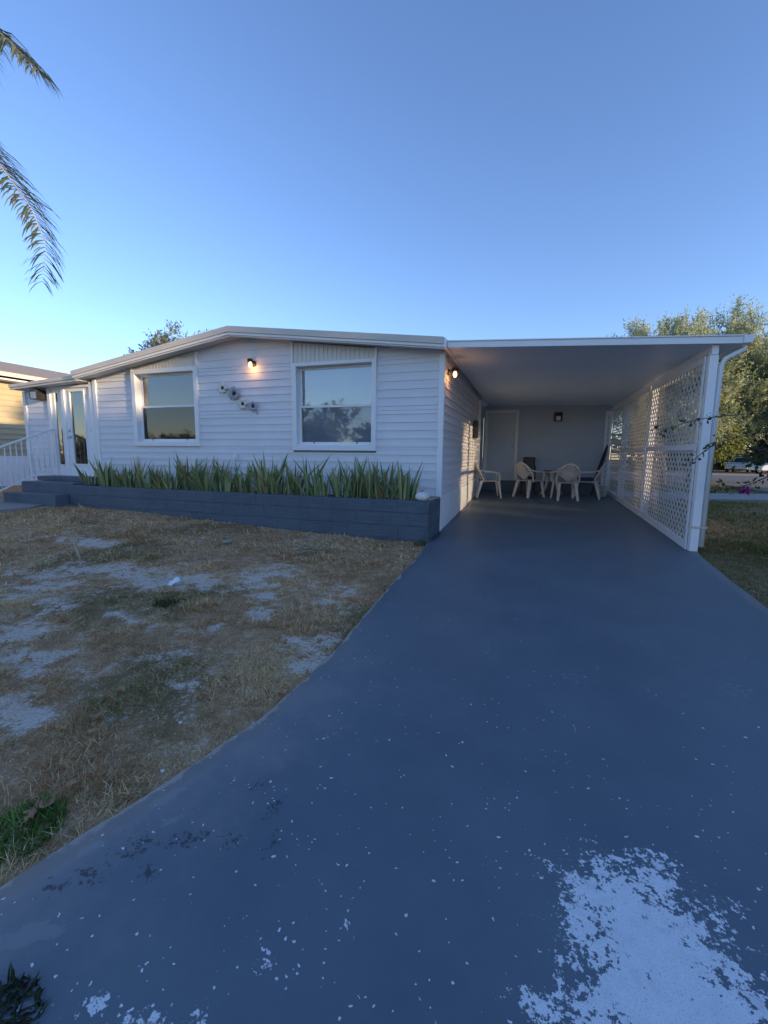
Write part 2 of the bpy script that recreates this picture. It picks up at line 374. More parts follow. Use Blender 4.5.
SAND = [(-4.7, 2.85, .55, .22), (-4.3, 3.25, .75, .22), (-3.35, 3.2, .55, .30), (-2.28, 2.40, .28, .16), (-2.65, 3.9, .42, .45), (-1.38, 2.55, .16, .28),
        (-2.15, 2.0, .22, .16), (-2.85, 1.66, .5, .16), (-2.45, 1.30, .36, .18), (-1.26, 2.19, .12, .16), (-1.62, 3.25, .32, .28), (-3.7, 2.42, .5, .14),
        (-3.1, 2.4, .3, .13), (-5.6, 4.1, .8, .14), (-1.95, 2.75, .2, .18), (-2.2, 3.2, .25, .15), (-3.4, 1.95, .4, .14), (-1.75, 1.75, .12, .1)]
def sandf(x, y):
    x = np.asarray(x, float); y = np.asarray(y, float); s = np.full(x.shape, -1.)
    for cx, cy, rx, ry in SAND: s = np.maximum(s, 1-np.sqrt(((x-cx)/rx)**2+((y-cy)/ry)**2)*.8)
    s = np.maximum(s, -.6)*.85+(fbm(x, y, 2.6)-.5)*1.6+(fbm(x, y, 6.5)-.5)*2.0+.0
    far = (fbm(x+40, y, 1.1)-.60)*3
    return np.clip(np.maximum(s, far*.5)+.12, 0, 1)*(x < 0)
def greenf(x, y):
    x = np.asarray(x, float); y = np.asarray(y, float)
    g = smooth01((fbm(x+5, y+9, 1.3)-.52)*5)*.55
    return np.where(x > 0, np.clip(.65+.35*smooth01((fbm(x, y, .7)-.35)*3), 0, 1), g)
gx = np.unique(np.concatenate([-np.geomspace(14, 600, 22), np.arange(-14, -1.0, .07), np.arange(-1, 2, .5), np.arange(2, 10, .2), np.geomspace(10, 600, 26)]))
gy = np.unique(np.concatenate([-np.geomspace(1, 500, 16), np.arange(-1, 7.2, .07), np.arange(7.2, 30, .6), np.geomspace(30, 700, 26)]))
GX, GY = np.meshgrid(gx, gy); GZ = zg(GX, GY)
fade = smooth01((xl(GY)-.08-GX)/.5)+smooth01((GX-xr(GY)-.1)/.5)
GZ = GZ+(fbm(GX, GY, 1.5)-.5)*.05*fade*(np.abs(GX) < 14)*(GY < 20)
nx = len(gx); idx = np.arange(nx*len(gy)).reshape(len(gy), nx)
Fq = np.stack([idx[:-1, :-1], idx[:-1, 1:], idx[1:, 1:], idx[1:, :-1]], -1).reshape(-1, 4)
tag(np_mesh('lawn', np.stack([GX, GY, GZ], -1).reshape(-1, 3), Fq, M['lawn'], attrs={'sand': sandf(GX, GY).ravel(), 'green': greenf(GX, GY).ravel()}, smooth=True), kind='structure')

def sheet(name, poly, z, m, th=.05):
    return tag(MB().prism(poly, 'z', z-th, z).build(name, m), kind='structure')
sheet('footpath', [(2.5, 15.6), (5.2, 15.9), (7.2, 16.5), (8.8, 17.6), (9.2, 19.8), (8.4, 19.5), (6.1, 18.7), (2.5, 18.2)], .022, M['paleconcrete'])
sheet('road', [(-6, 29), (5, 27.6), (9.4, 26.6), (9.0, 19.6), (10, 10), (16, 6), (60, 6), (60, 41), (-6, 42)], .012, M['asphalt'])
sheet('kerb', [(-6, 42), (60, 41), (60, 44.5), (-6, 45.5)], .09, M['paleconcrete'], .12)
sheet('side_path', [(-14.6, 4.6), (-9.0, 4.95), (-9.0, 5.5), (-9.3, 6.0), (-14.6, 6.6)], .205, M['paleconcrete'], .08)

# ------------------------------------------------------------------ grass
def blades(name, P, ln, wd, lean, colr, parent=None, curl=.5):
    n = len(P); th = rng.random(n)*2*PI; d = np.stack([np.cos(th), np.sin(th), 0*th], 1); s = np.stack([-np.sin(th), np.cos(th), 0*th], 1)
    up = np.array([0, 0, 1.]); le = lean[:, None]; l1 = ln[:, None]; w = wd[:, None]/2
    mid = P+(d*np.sin(le)+up*np.cos(le))*l1*.5
    le2 = np.clip(le+curl*rng.random((n, 1)), 0, 1.75)
    tip = mid+(d*np.sin(le2)+up*np.cos(le2))*l1*.5
    tip[:, 2] = np.maximum(tip[:, 2], P[:, 2]+.002)
    V = np.stack([P-s*w, P+s*w, mid-s*w*.8, mid+s*w*.8, tip], 1).reshape(-1, 3)
    b = np.arange(n)[:, None]*5
    F = np.stack([b+[0, 1, 3], b+[0, 3, 2], b+[2, 3, 4]], 1).reshape(-1, 3)
    return np_mesh(name, V, F, M['grass'], parent, colors=np.repeat(colr, 5, 0))
STRAW = np.array([.86, .61, .31]); BROWN = np.array([.52, .28, .12]); OLIVE = np.array([.27, .25, .085]); GREEN = np.array([.15, .21, .05]); ASH = np.array([.72, .51, .29])
def lawn_grass():
    Ps = []; Ls = []; Ws = []; Les = []; Cs = []
    def region(x0, x1, y0, y1, N, ls, ws):
        x = rng.uniform(x0, x1, N); y = rng.uniform(y0, y1, N)
        ok = (x < xl(y)+.012+.03*rng.random(N)) & ((y < 6.07) | (x < -8.85)) & ~((y > 4.6) & (x < -9.0))
        x = x[ok]; y = y[ok]; sd = sandf(x, y); den = np.clip(1.05-sd*1.5, .10, 1)*(.40+.60*smooth01((fbm(x-30, y, 5)-.30)*2.8))
        ok = rng.random(len(x)) < den; x = x[ok]; y = y[ok]; n = len(x)
        g = greenf(x, y); s = smooth01((fbm(x+70, y-20, 1.7)-.46)*6); r = rng.random(n)
        s = np.maximum(s, np.exp(-(((x+1.45)/.35)**2+((y-2.1)/.45)**2)*1.1)); s = np.maximum(s, np.exp(-(((x+1.5)/.2)**2+((y-2.95)/.18)**2)))
        c = np.where((r < .16+.72*s)[:, None], STRAW, np.where((r < .74)[:, None], BROWN, ASH))
        c = np.where((rng.random(n) < g*.85+.05)[:, None], OLIVE, c)*rng.uniform(.55, 1.3, (n, 1)); c = np.where((rng.random(n) < .06)[:, None], np.array([.86, .72, .48]), c)
        Ps.append(np.stack([x, y, zg(x, y)+(fbm(x, y, 1.5)-.5)*.05*smooth01((xl(y)-.08-x)/.5)-.002], 1)); Cs.append(c)
        tuft = smooth01((fbm(x+11, y+3, 4.2)-.38)*3.4)
        Ls.append(ls*rng.uniform(.5, 1.35, n)*(.5+1.0*tuft)); Ws.append(ws*rng.uniform(.6, 1.4, n)); Les.append(np.clip(rng.normal(1.25, .33, n), .05, 1.56))
    region(-4.2, -1.05, .45, 3.0, 240000, .035, .0025)
    region(-7., -1.05, 2.6, 4.8, 90000, .052, .0045)
    region(-13, -1.05, 4.4, 7.0, 50000, .07, .010)
    region(-13, -4.2, 1.2, 4.6, 34000, .065, .009)
    return tag(blades('lawn_grass', np.concatenate(Ps), np.concatenate(Ls), np.concatenate(Ws), np.concatenate(Les), np.concatenate(Cs)), 'thin dry straw and brown grass over sandy soil', 'grass', kind='stuff')
lawn_grass()
def side_grass():
    Ps = []; Ls = []; Ws = []; Cs = []
    for x0, x1, y0, y1, N, ls, ws in ((1.9, 5, 3.5, 8, 26000, .06, .006), (2.2, 9, 7, 16, 42000, .08, .014), (2.5, 9.2, 18.6, 27, 12000, .09, .03)):
        x = rng.uniform(x0, x1, N); y = rng.uniform(y0, y1, N); ok = (x > xr(y)-.01) & ~((y > 15.5) & (y < 18.5)); x = x[ok]; y = y[ok]; n = len(x)
        ok = rng.random(n) < .3+.7*smooth01((fbm(x, y, 2.2)-.3)*3); x = x[ok]; y = y[ok]; n = len(x)
        r = rng.random(n); g = greenf(x, y)
        c = np.where((r < g*.9)[:, None], np.where((rng.random(n) < .4)[:, None], OLIVE*.8, GREEN*.8), np.where((rng.random(n) < .75)[:, None], BROWN*.8, STRAW*.6))*rng.uniform(.6, 1.25, (n, 1))
        Ps.append(np.stack([x, y, zg(x, y)-.002], 1)); Cs.append(c); Ls.append(ls*rng.uniform(.5, 1.3, n)); Ws.append(ws*rng.uniform(.6, 1.4, n))
    P = np.concatenate(Ps)
    tag(blades('side_grass', P, np.concatenate(Ls), np.concatenate(Ws), np.clip(rng.normal(.95, .35, len(P)), .05, 1.5), np.concatenate(Cs)), 'patchy green and brown grass beside the driveway', 'grass', kind='stuff')
side_grass()
def weed(name, label, x, y, r, n, ln, wd, lean, cols, group=None):
    a = rng.random(n)*2*PI; q = r*np.sqrt(rng.random(n)); px = x+np.cos(a)*q; py = y+np.sin(a)*q
    c = np.array(cols)[rng.integers(0, len(cols), n)]*rng.uniform(.6, 1.3, (n, 1))
    root = Vector((x, y, float(zg(x, y)))); zz = np.full(n, root.z-.004) if x < xl(y) else np.full(n, .0)
    o = blades(name, np.stack([px, py, zz], 1), ln*rng.uniform(.5, 1.2, n)*(1.1-.5*q/r), wd*rng.uniform(.7, 1.3, n), np.clip(rng.normal(lean, .3, n), 0, 1.4), c)
    return tag(o, label, 'weed', group)
weed('green_weed', 'bright green weed clump at the edge of the driveway', -1.56, .83, .125, 420, .085, .007, .75, [(.09, .20, .035), (.13, .24, .05), (.07, .15, .03)])
weed('dark_weed', 'dark low weeds in the near corner of the driveway', -1.06, .42, .13, 700, .05, .006, .9, [(.035, .05, .02), (.03, .028, .02), (.05, .075, .03)])
weed('grass_tuft', 'green grass tuft at the end of the block planter', -1.42, 5.95, .14, 200, .09, .006, .6, [(.06, .12, .03), (.09, .13, .04)])
weed('grass_tuft', 'olive grass tuft beside sandy patch in the middle of the lawn', -2.88, 2.72, .10, 220, .075, .005, .8, [(.05, .075, .025), (.08, .09, .04)])

# ------------------------------------------------------------------ house
YF = 7.02
def courses(z0, z1, e): 
    k = 0; out = []
    while z0+k*e < z1: out.append((z0+k*e, min(z0+(k+1)*e, z1))); k += 1
    return out
def siding(mb, fn, u0, u1, z0, z1, holes=(), top=None, e=.1357, lap=.0155):
    """lapped boards; fn(u, z, out) -> world point; holes (u0,u1,z0,z1); top(u) the roof line over the wall"""
    for a, b in courses(z0, z1, e):
        cuts = sorted({a, b, *[h for q in holes for h in q[2:] if a < h < b]})
        for c, d in zip(cuts[:-1], cuts[1:]):
            segs = [(u0, u1)]
            if top:
                us = np.linspace(u0, u1, 400); ok = np.array([top(u) > c+.004 for u in us])
                if not ok.any(): continue
                segs = [(us[ok][0], us[ok][-1])]
            for h in holes:
                if h[2] < (c+d)/2 < h[3]:
                    ns = []
                    for s, t in segs:
                        if h[1] <= s or h[0] >= t: ns.append((s, t)); continue
                        if h[0] > s: ns.append((s, h[0]))
                        if h[1] < t: ns.append((h[1], t))
                    segs = ns
            prof = lambda z: lap*(1-1.5*(z-a)/e) if z-a < e*.5 else lap*(.88-1.5*((z-a)/e-.5))     # two steps to each board
            mz = a+e*.5; lev = [(c, prof(c))]+([(mz-.002, prof(mz-.002)), (mz, prof(mz))] if c < mz-.003 and d > mz+.003 else [])+[(d, max(0, prof(d)))]
            for s, t in segs:
                for (za, oa), (zb_, ob) in zip(lev[:-1], lev[1:]): mb.add([fn(s, za, oa), fn(t, za, oa), fn(t, zb_, ob), fn(s, zb_, ob)], [(0, 1, 2, 3)])
                oc = prof(c)
                if c == a: mb.add([fn(s, c, 0), fn(t, c, 0), fn(t, c, oc), fn(s, c, oc)], [(0, 1, 2, 3)])
def roofline(x): return 3.40-.142*(-5.25-x) if x < -5.25 else 3.40-.125*(x+5.25)
house = thing('house', 'single-storey white vinyl-sided mobile home with low gable roof', 'house', (-5.2, 7.02, 0))
W1 = (-7.90, -6.33, 1.44, 2.90); W2 = (-4.09, -2.58, 1.38, 2.85)
mb = MB(); siding(mb, lambda u, z, o: (u, YF-o, z), -9.06, -1.39, .46, 3.45, [W1, W2, (-4.15, -2.53, 1.3, 3.3), (-7.97, -6.28, 1.4, 3.2)], roofline)
mb.build('front_wall', M['siding'], house)
# carport-side wall with its skirting below
mb = MB(); siding(mb, lambda u, z, o: (-1.39+o, u, z), 7.02, 12.05, .62, 2.98); mb.box(-1.60, -1.392, 7.05, 12.05, .0, 2.95); mb.build('side_wall', M['siding'], house)
mb = MB()
for y0, y1 in ((7.03, 9.3), (9.305, 11.6), (11.605, 12.05)): mb.prism([(y0, float(zs(y0))-.02), (y1, float(zs(y1))-.02), (y1, .625), (y0, .605)], 'x', -1.39, -1.374)
mb.build('skirting', M['skirt'], house)
# backing behind siding so light never leaks, with openings for both windows
mb = MB()
for x0, x1, z0, z1 in ((-9.05, -7.9, .2, 2.85), (-6.33, -4.09, .2, 3.2), (-2.58, -1.6, .2, 2.95), (-7.9, -6.33, .2, 1.44), (-4.09, -2.58, .2, 1.38), (-7.9, -6.33, 2.9, 3.0), (-4.09, -2.58, 2.85, 3.05)):
    mb.box(x0, x1, YF+.012, YF+.10, z0, z1)
mb.box(-9.05, -8.95, YF+.1, 19.9, .2, 2.85); mb.build('wall_core', M['inside'], house)
for x0, x1, n in ((-9.12, -9.02, 1), (-1.455, -1.362, 2)):
    mb = MB(); mb.box(x0, x1, YF-.032, YF+.06, .5 if n == 1 else 0.0, roofline((x0+x1)/2)-.02); mb.build('corner_trim', M['trim'], house, bevel=.006)
# roof and its edges
rp = [(-9.24, 2.945), (-5.25, 3.515), (-1.33, 3.035), (-1.33, 2.925), (-5.25, 3.405), (-9.24, 2.83)]
YE = 6.66
mb = MB(); mb.prism(rp, 'y', YE+.03, 20.); mb.build('roof', M['soffit'], house)
mb = MB()
for (xa, za), (xb, zb) in (((-9.26, 2.952), (-5.25, 3.530)), ((-5.25, 3.530), (-1.325, 3.048))):
    mb.prism([(xa, za), (xb, zb), (xb, zb-.10), (xa, za-.10)], 'y', YE-.02, YE+.028)
f = mb.build('fascia', M['fascia'], house)
mb = MB()
for (xa, za), (xb, zb) in (((-9.25, 2.852), (-5.25, 3.428)), ((-5.25, 3.428), (-1.33, 2.946))):
    mb.prism([(xa, za), (xb, zb), (xb, zb-.04), (xa, za-.04)], 'y', YE+.002, YE+.028)
    mb.prism([(xa+.01, za-.04), (xb, zb-.04), (xb, zb-.06), (xa+.01, za-.06)], 'y', YE+.035, YE+.07)
mb.build('drip_edge', M['trim'], house)
mb = MB(); mb.prism([(-1.325, 3.05), (-1.285, 3.02), (-1.285, 2.90), (-1.325, 2.885)], 'y', YE-.015, 13.5); mb.build('eave_gutter', M['trim'], house, bevel=.006)

def window(name, box, out, hz, tilt, meet, header, parent):
    """boxed-out single-hung window: outer casing, two sashes set back in it, blind and screen behind the panes"""
    x0, x1, z0, z1 = box; X0, X1, Z0, Z1 = out
    w = MB()
    y0 = YF-.055
    for a, b, c, d in ((X0, x0+.03, Z0, Z1), (x1-.03, X1, Z0, Z1), (x0+.03, x1-.03, Z0, z0+.05), (x0+.03, x1-.03, z1-.03, Z1)): w.box(a, b, y0, YF+.03, c, d)
    fr = w.build(name, M['trim'], parent, bevel=.007)
    j = MB()                                                   # the deep jambs seen inside the casing
    for a, b, c, d in ((x0+.012, x0+.03, z0, z1), (x1-.03, x1-.012, z0, z1)): j.box(a, b, YF+.03, YF+.16, c, d)
    j.box(x0+.03, x1-.03, YF+.03, YF+.16, z0+.02, z0+.05); j.box(x0+.03, x1-.03, YF+.03, YF+.16, z1-.03, z1-.012); j.build('jamb', M['trim'], fr)
    a, b = x0+.03, x1-.03
    s = MB()
    for c, d, yy in ((meet, z1-.03, YF+.10), (z0+.05, meet+.045, YF+.062)):
        for q in ((a, a+.04, c, d), (b-.04, b, c, d), (a+.04, b-.04, c, c+.045), (a+.04, b-.04, d-.04, d)): s.box(q[0], q[1], yy, yy+.03, q[2], q[3])
    s.box(a+.001, b-.001, YF+.055, YF+.094, z0+.052, z0+.11)
    s.build('sash', M['trim'], fr, bevel=.004)
    MB().box(a+.04, b-.04, YF+.112, YF+.116, meet+.045, z1-.07).build('pane', M['glass'], fr)
    MB().box(a+.04, b-.04, YF+.074, YF+.078, z0+.11, meet+.005).build('pane', M['screened'], fr)
    bl = MB(); k = meet+.03
    while k < z1-.05:
        bl.box(a+.02, b-.02, YF+.175, YF+.20, k, k+.004, Matrix.Translation((0, YF+.19, k)) @ Matrix.Rotation(rad(62), 4, 'X') @ Matrix.Translation((0, -YF-.19, -k))); k += .022
    bl.box(a, b, YF+.215, YF+.22, meet, z1); bl.build('blind', M['blind'], fr)
    MB().box(a+.03, b-.03, YF+.165, YF+.17, z0+.05, meet+.01).build('screen', M['screen'], fr)
    for xx in (a+.3, b-.3): MB().box(xx-.012, xx+.012, YF+.045, YF+.056, z0+.085, z0+.105).build('latch', M['black'], fr)
    h = MB(); h.prism([(X0+.02, Z1+.001), (X1-.02, Z1+.001), (X1-.02, roofline(X1)-.01), (X0+.02, roofline(X0)-.01)], 'y', YF-.018, YF+.01)
    n = int((X1-X0-.1)/.085)
    for i in range(n):
        xx = X0+.06+i*.085; h.prism([(xx, Z1+.002), (xx+.06, Z1+.002), (xx+.06, roofline(xx+.06)-.015), (xx, roofline(xx)-.015)], 'y', YF-.026, YF-.017)
    h.build('header_panel', M['header'], fr)
    for xx in (X0-.005, X1-.03):
        MB().box(xx, xx+.035, YF-.045, YF+.02, Z1+.001, roofline(xx)-.005).build('side_strip', M['trim'], fr)
    return fr
window('window', W1, (-7.975, -6.27, 1.40, 2.955), 0, 0, 2.19, 0, house)
window('window', W2, (-4.155, -2.525, 1.335, 2.885), 0, 0, 2.10, 0, house)
b = MB(); b.box(-5.47, -5.39, YF-.055, YF-.01, 1.13, 1.25); b.box(-5.46, -5.40, YF-.085, YF-.055, 1.14, 1.22); b.build('outlet_cover', M['trim'], house, bevel=.006)
b = MB(); b.box(-1.37, -1.27, 10.9, 11.15, 1.72, 2.15); b.build('meter_box', M['black'], house, bevel=.01)

# lower wing with the glazed door
def wingroof(x): return 2.86-.045*(-9.1-x)
DX0, DX1 = -10.58, -9.14
mb = MB(); siding(mb, lambda u, z, o: (u, YF+.03-o, z), -11.36, DX0, .25, 2.70); mb.box(-11.36, DX0-.001, YF+.035, YF+.12, .2, 2.67); mb.build('wing_wall', M['siding'], house)
mb = MB(); mb.box(-11.42, -11.33, YF-.01, YF+.10, .25, 2.66); mb.build('corner_trim', M['trim'], house, bevel=.006)
mb = MB(); mb.box(-11.40, -11.3, YF+.1, 19., .2, 2.65); mb.build('wing_side_wall', M['siding'], house)
wr = [(-11.36, 2.665), (-9.22, 2.78), (-9.22, 2.865), (-11.36, 2.755)]
mb = MB(); mb.prism(wr, 'y', 6.76, 19.); mb.build('wing_roof', M['soffit'], house)
mb = MB(); mb.prism([(-11.38, 2.700), (-9.22, 2.810), (-9.22, 2.882), (-11.38, 2.770)], 'y', 6.715, 6.757); mb.prism([(-11.37, 2.655), (-9.22, 2.765), (-9.22, 2.808), (-11.37, 2.698)], 'y', 6.735, 6.757); mb.build('wing_fascia', M['fascia'], house, bevel=.004)
fr = MB()
for q in ((DX0, DX0+.10, .72, 2.72), (-9.25, DX1, .72, 2.78), (DX0+.1, -9.25, 2.68, 2.735), (-10.12, -10.03, .72, 2.68)): fr.box(q[0], q[1], YF-.02, YF+.10, q[2], q[3])
fr = fr.build('door_frame', M['trim'], house, bevel=.006)
MB().box(DX0+.05, -9.2, YF-.04, YF+.10, .68, .72).build('threshold', M['steel'], fr)
sl = MB()
for q in ((DX0+.10, -10.38, .72, 2.68), (-10.21, -10.12, .72, 2.68), (-10.38, -10.21, .72, .97), (-10.38, -10.21, 2.60, 2.68)): sl.box(q[0], q[1], YF+.01, YF+.055, q[2], q[3])
sl = sl.build('sidelight', M['trim'], house, bevel=.004)
MB().box(-10.38, -10.21, YF+.03, YF+.034, .97, 2.60).build('pane', M['glass'], sl)
MB().box(-10.42, -10.17, YF+.2, YF+.21, .9, 2.65).build('curtain', M['inside'], sl)
dr = MB()
for q in ((-10.03, -9.87, .72, 2.68), (-9.45, -9.25, .72, 2.68), (-9.87, -9.45, .72, .99), (-9.87, -9.45, 2.60, 2.68)): dr.box(q[0], q[1], YF+.005, YF+.05, q[2], q[3])
for q in ((-9.90, -9.865, .96, 2.63), (-9.455, -9.42, .96, 2.63), (-9.865, -9.455, .96, .995), (-9.865, -9.455, 2.595, 2.63)): dr.box(q[0], q[1], YF-.008, YF+.006, q[2], q[3])
dr = dr.build('door', M['trim'], house, bevel=.004)
MB().box(-9.87, -9.45, YF+.024, YF+.028, .99, 2.60).build('pane', M['glass'], dr)
MB().box(-9.95, -9.38, YF+.2, YF+.21, .9, 2.12).build('door_blind', M['inside'], dr)
MB().box(-9.95, -9.38, YF+.2, YF+.21, 2.12, 2.66).build('door_blind', M['blind'], dr)
h = MB(); MB().lathe([(.028, 0), (.028, .02), (.018, .03)], (-9.96, YF+.003, 1.74), 14, Matrix.Rotation(rad(90), 4, 'X')).build('deadbolt', M['steel'], dr); h.lathe([(.028, 0), (.028, .02), (.014, .03), (.014, .06)], (-9.96, YF+.003, 1.60), 14, Matrix.Rotation(rad(90), 4, 'X')); h.box(-9.975, -9.85, YF-.07, YF-.05, 1.59, 1.612); h.build('door_handle', M['steel'], dr)
for z in (.95, 1.7, 2.45): MB().box(-9.262, -9.235, YF-.026, YF-.019, z, z+.1).build('hinge', M['steel'], dr)

# ------------------------------------------------------------------ steps and rail
st = thing('entry_steps', 'dark grey painted concrete steps below the glass door', 'steps', (-9.8, 6.6, .2))
for x0, x1, y0, y1, z0, z1 in ((-10.40, -8.84, 6.20, 6.98, .12, .62), (-10.40, -8.84, 5.84, 6.198, .12, .41)): MB().box(x0, x1, y0, y1, z0, z1).build('step', M['darkpaint'], st, bevel=.012)
MB().box(-10.55, -9.16, 6.62, 6.985, .621, .715).build('door_step', M['darkpaint'], st, bevel=.01)
hr = thing('stair_railing', 'white metal stair railing with slim upright bars', 'railing', (-10.34, 6.3, .2))
xa = -10.36; ya, yb = 6.96, 5.30
zt = lambda y: 1.79-(6.96-y)*.405; zb = lambda y: .965-(6.96-y)*.44
MB().beam((xa, ya, zt(ya)), (xa, yb, zt(yb)), .045, .035).build('top_rail', M['trim'], hr, bevel=.006)
MB().beam((xa, ya, zb(ya)), (xa, yb, zb(yb)), .035, .03).build('bottom_rail', M['trim'], hr, bevel=.005)
for i in range(15):
    y = 6.90-i*.108; MB().tube([(xa, y, zb(y)-.005), (xa, y, zt(y))], .010, 8).build('baluster', M['trim'], hr, smooth=True)
for y, z in ((6.955, .62), (5.32, .18)): MB().box(xa-.02, xa+.02, y-.02, y+.02, z, zt(y)-.015).build('post', M['trim'], hr, bevel=.005)

# ------------------------------------------------------------------ planter
pl = thing('block_planter', 'long low planter of dark slate painted concrete block', 'planter', (-5, 6.3, 0))
mb = MB(); yP = 6.10
mb.prism([(-8.82, 0), (-1.37, -.1), (-1.37, .585), (-8.82, .585)], 'y', yP, yP+.17)
mb.prism([(yP+.1701, -.1), (YF-.04, -.1), (YF-.04, .585), (yP+.1701, .585)], 'x', -1.53, -1.37); mb.prism([(yP+.1701, 0), (YF-.04, 0), (YF-.04, .585), (yP+.1701, .585)], 'x', -8.82, -8.66)
mb.build('wall', M['block'], pl, bevel=.012)
MB().box(-8.66, -1.53, yP+.16, YF-.045, .2, .545).build('soil', M['soil'], pl)
def sword_plant(x, y, n, hmax, label):
    Vs = []; Fs = []; Cs = []; k = 0
    for i in range(n):
        a = random.random()*2*PI; r = .16*math.sqrt(random.random()); bx, by = x+r*math.cos(a), y+r*math.sin(a)*.8
        h = hmax*random.uniform(.35, 1.05); w = random.uniform(.042, .070); ta = random.uniform(0, PI)
        lean = random.uniform(.04, .46)*(2.2 if random.random() < .12 else 1); la = a+random.uniform(-.6, .6); tw = random.uniform(-.8, .8)
        edge = np.array(random.choice([(.62, .58, .22), (.54, .55, .22), (.36, .42, .18)])); mid = np.array(random.choice([(.14, .20, .09), (.22, .29, .12), (.10, .16, .09), (.33, .37, .17)]))
        if random.random() < .09: mid = np.array((.32, .24, .10)); edge = np.array((.4, .32, .16))
        N = 7
        for s in range(N):
            t = s/(N-1); ww = w*(.55+.45*math.sin(min(1, t*1.6)*PI/2))*(1-max(0, t-.55)/.45*.97)/2
            off = lean*h*t**1.6; px, py, pz = bx+math.cos(la)*off, by+math.sin(la)*off, .535+h*t*(1-.12*lean)
            q = ta+tw*t; dx, dy = math.cos(q)*ww, math.sin(q)*ww; fx, fy = -math.sin(q)*ww*.45, math.cos(q)*ww*.45
            Vs += [(px-dx, py-dy, pz), (px-dx*.72+fx, py-dy*.72+fy, pz), (px+fx*1.4, py+fy*1.4, pz), (px+dx*.72+fx, py+dy*.72+fy, pz), (px+dx, py+dy, pz)]
            Cs += [edge, mid*.9, mid*random.uniform(.85, 1.3), mid*.9, edge]
            if s < N-1:
                b = k+s*5; Fs += [(b+j, b+j+1, b+j+6, b+j+5) for j in range(4)]
        k += N*5
    o = np_mesh('snake_plant', Vs, Fs, M['sword'], None, colors=np.array(Cs), smooth=True)
    me = o.data; c = Vector((x, y, .54)); me.transform(Matrix.Translation(-c)); o.location = c
    z = ('left of the left window', 'under the left window', 'between the two windows', 'under the right window', 'right of the right window')
    q = 0 if x < -7.97 else 1 if x < -6.27 else 2 if x < -4.15 else 3 if x < -2.52 else 4
    tag(o, 'upright sword-leaved plant clump in the planter '+z[q], 'plant', 'sword-leaved plants '+z[q])
px_ = -8.72
while px_ < -1.60:
    sword_plant(px_, random.uniform(6.42, 6.72), random.randint(8, 21), random.choice([.42, .54, .66, .72, .80]) , '')
    px_ += random.choice([.12, .15, .18, .21, .25])
b = MB(); b.lathe([(.02, 0), (.075, .01), (.105, .045), (.105, .075), (.08, .115), (.03, .13)], (-1.50, 6.22, .588), 18)
tag(b.build('white_stone', M['stone'], smooth=True), 'round white stone on the right corner of the planter', 'stone')
b = MB(); b.beam((-1.43, 6.30, .60), (-1.36, 6.75, .60), .035, .03); tag(b.build('stick', M['wood']), 'short weathered wood stick lying on the planter end wall', 'stick')

# ------------------------------------------------------------------ carport
cp = thing('carport', 'flat white carport roof on posts beside the house', 'carport', (.6, 9, 0))
def ceil(x, y):
    t = (x+1.3)/3.75; f = 2.915*(1-t)+2.715*t; bk = 2.80*(1-t)+2.715*t; u = (y-6.7)/6.9; return f*(1-u)+bk*u
x0, x1, y0, y1 = -1.282, 2.46, 6.75, 13.75
mb = MB(); mb.add([(x, y, ceil(x, y)+d) for d in (0, .074) for x, y in ((x0, y0), (x1, y0), (x1, y1), (x0, y1))], [(3, 2, 1, 0), (4, 5, 6, 7), (0, 1, 5, 4), (1, 2, 6, 5), (2, 3, 7, 6), (3, 0, 4, 7)])
mb.build('roof_panel', M['carport'], cp)
mb = MB(); mb.add([(x, y, ceil(x, y0)+d) for d in (-.008, .078) for x, y in ((x0+.002, y0-.03), (x1+.002, y0-.03), (x1+.002, y0-.002), (x0+.002, y0-.002))], [(3, 2, 1, 0), (4, 5, 6, 7), (0, 1, 5, 4), (1, 2, 6, 5), (2, 3, 7, 6), (3, 0, 4, 7)])
mb.add([(x, y, ceil(x, y0)+d) for d in (.079, .096) for x, y in ((x0+.002, y0-.045), (x1+.002, y0-.045), (x1+.002, y0+.02), (x0+.002, y0+.02))], [(3, 2, 1, 0), (4, 5, 6, 7), (0, 1, 5, 4), (1, 2, 6, 5), (2, 3, 7, 6), (3, 0, 4, 7)])
mb.build('roof_edge', M['trim'], cp, bevel=.004)
zc = ceil(2.46, 6.75)
mb = MB(); mb.prism([(2.463, zc-.01), (2.55, zc-.01), (2.585, zc+.09), (2.463, zc+.09)], 'y', 6.70, 13.75); mb.build('gutter', M['trim'], cp, bevel=.006)
for y in (6.85, 9.57, 11.95):
    mb = MB(); zt_ = ceil(2.2, y); g0 = float(zs(y))-.03
    xo = 0 if y < 7 else .012; mb.box(2.15+xo, 2.25+xo, y-.05, y+.05, g0, zt_-.13); po = mb.build('post', M['trim'], cp, bevel=.006)
    if y < 7: MB().box(2.165, 2.24, y-.056, y+.056, zt_-.128, zt_).build('bracket', M['trim'], po, bevel=.004); MB().box(2.145, 2.33, y-.06, y-.052, .32, .345).build('clamp', M['steel'], po)
MB().tube([(2.52, 6.83, zc-.005), (2.52, 6.83, zc-.06), (2.34, 6.85, zc-.16), (2.30, 6.86, zc-.24), (2.30, 6.86, .06)], .032, 10).build('downspout', M['trim'], cp, smooth=True)
mb = MB(); mb.beam((2.20, 6.9, ceil(2.2, 6.9)-.04), (2.20, 13.6, ceil(2.2, 13.6)-.04), .06, .08); mb.build('side_beam', M['trim'], cp)

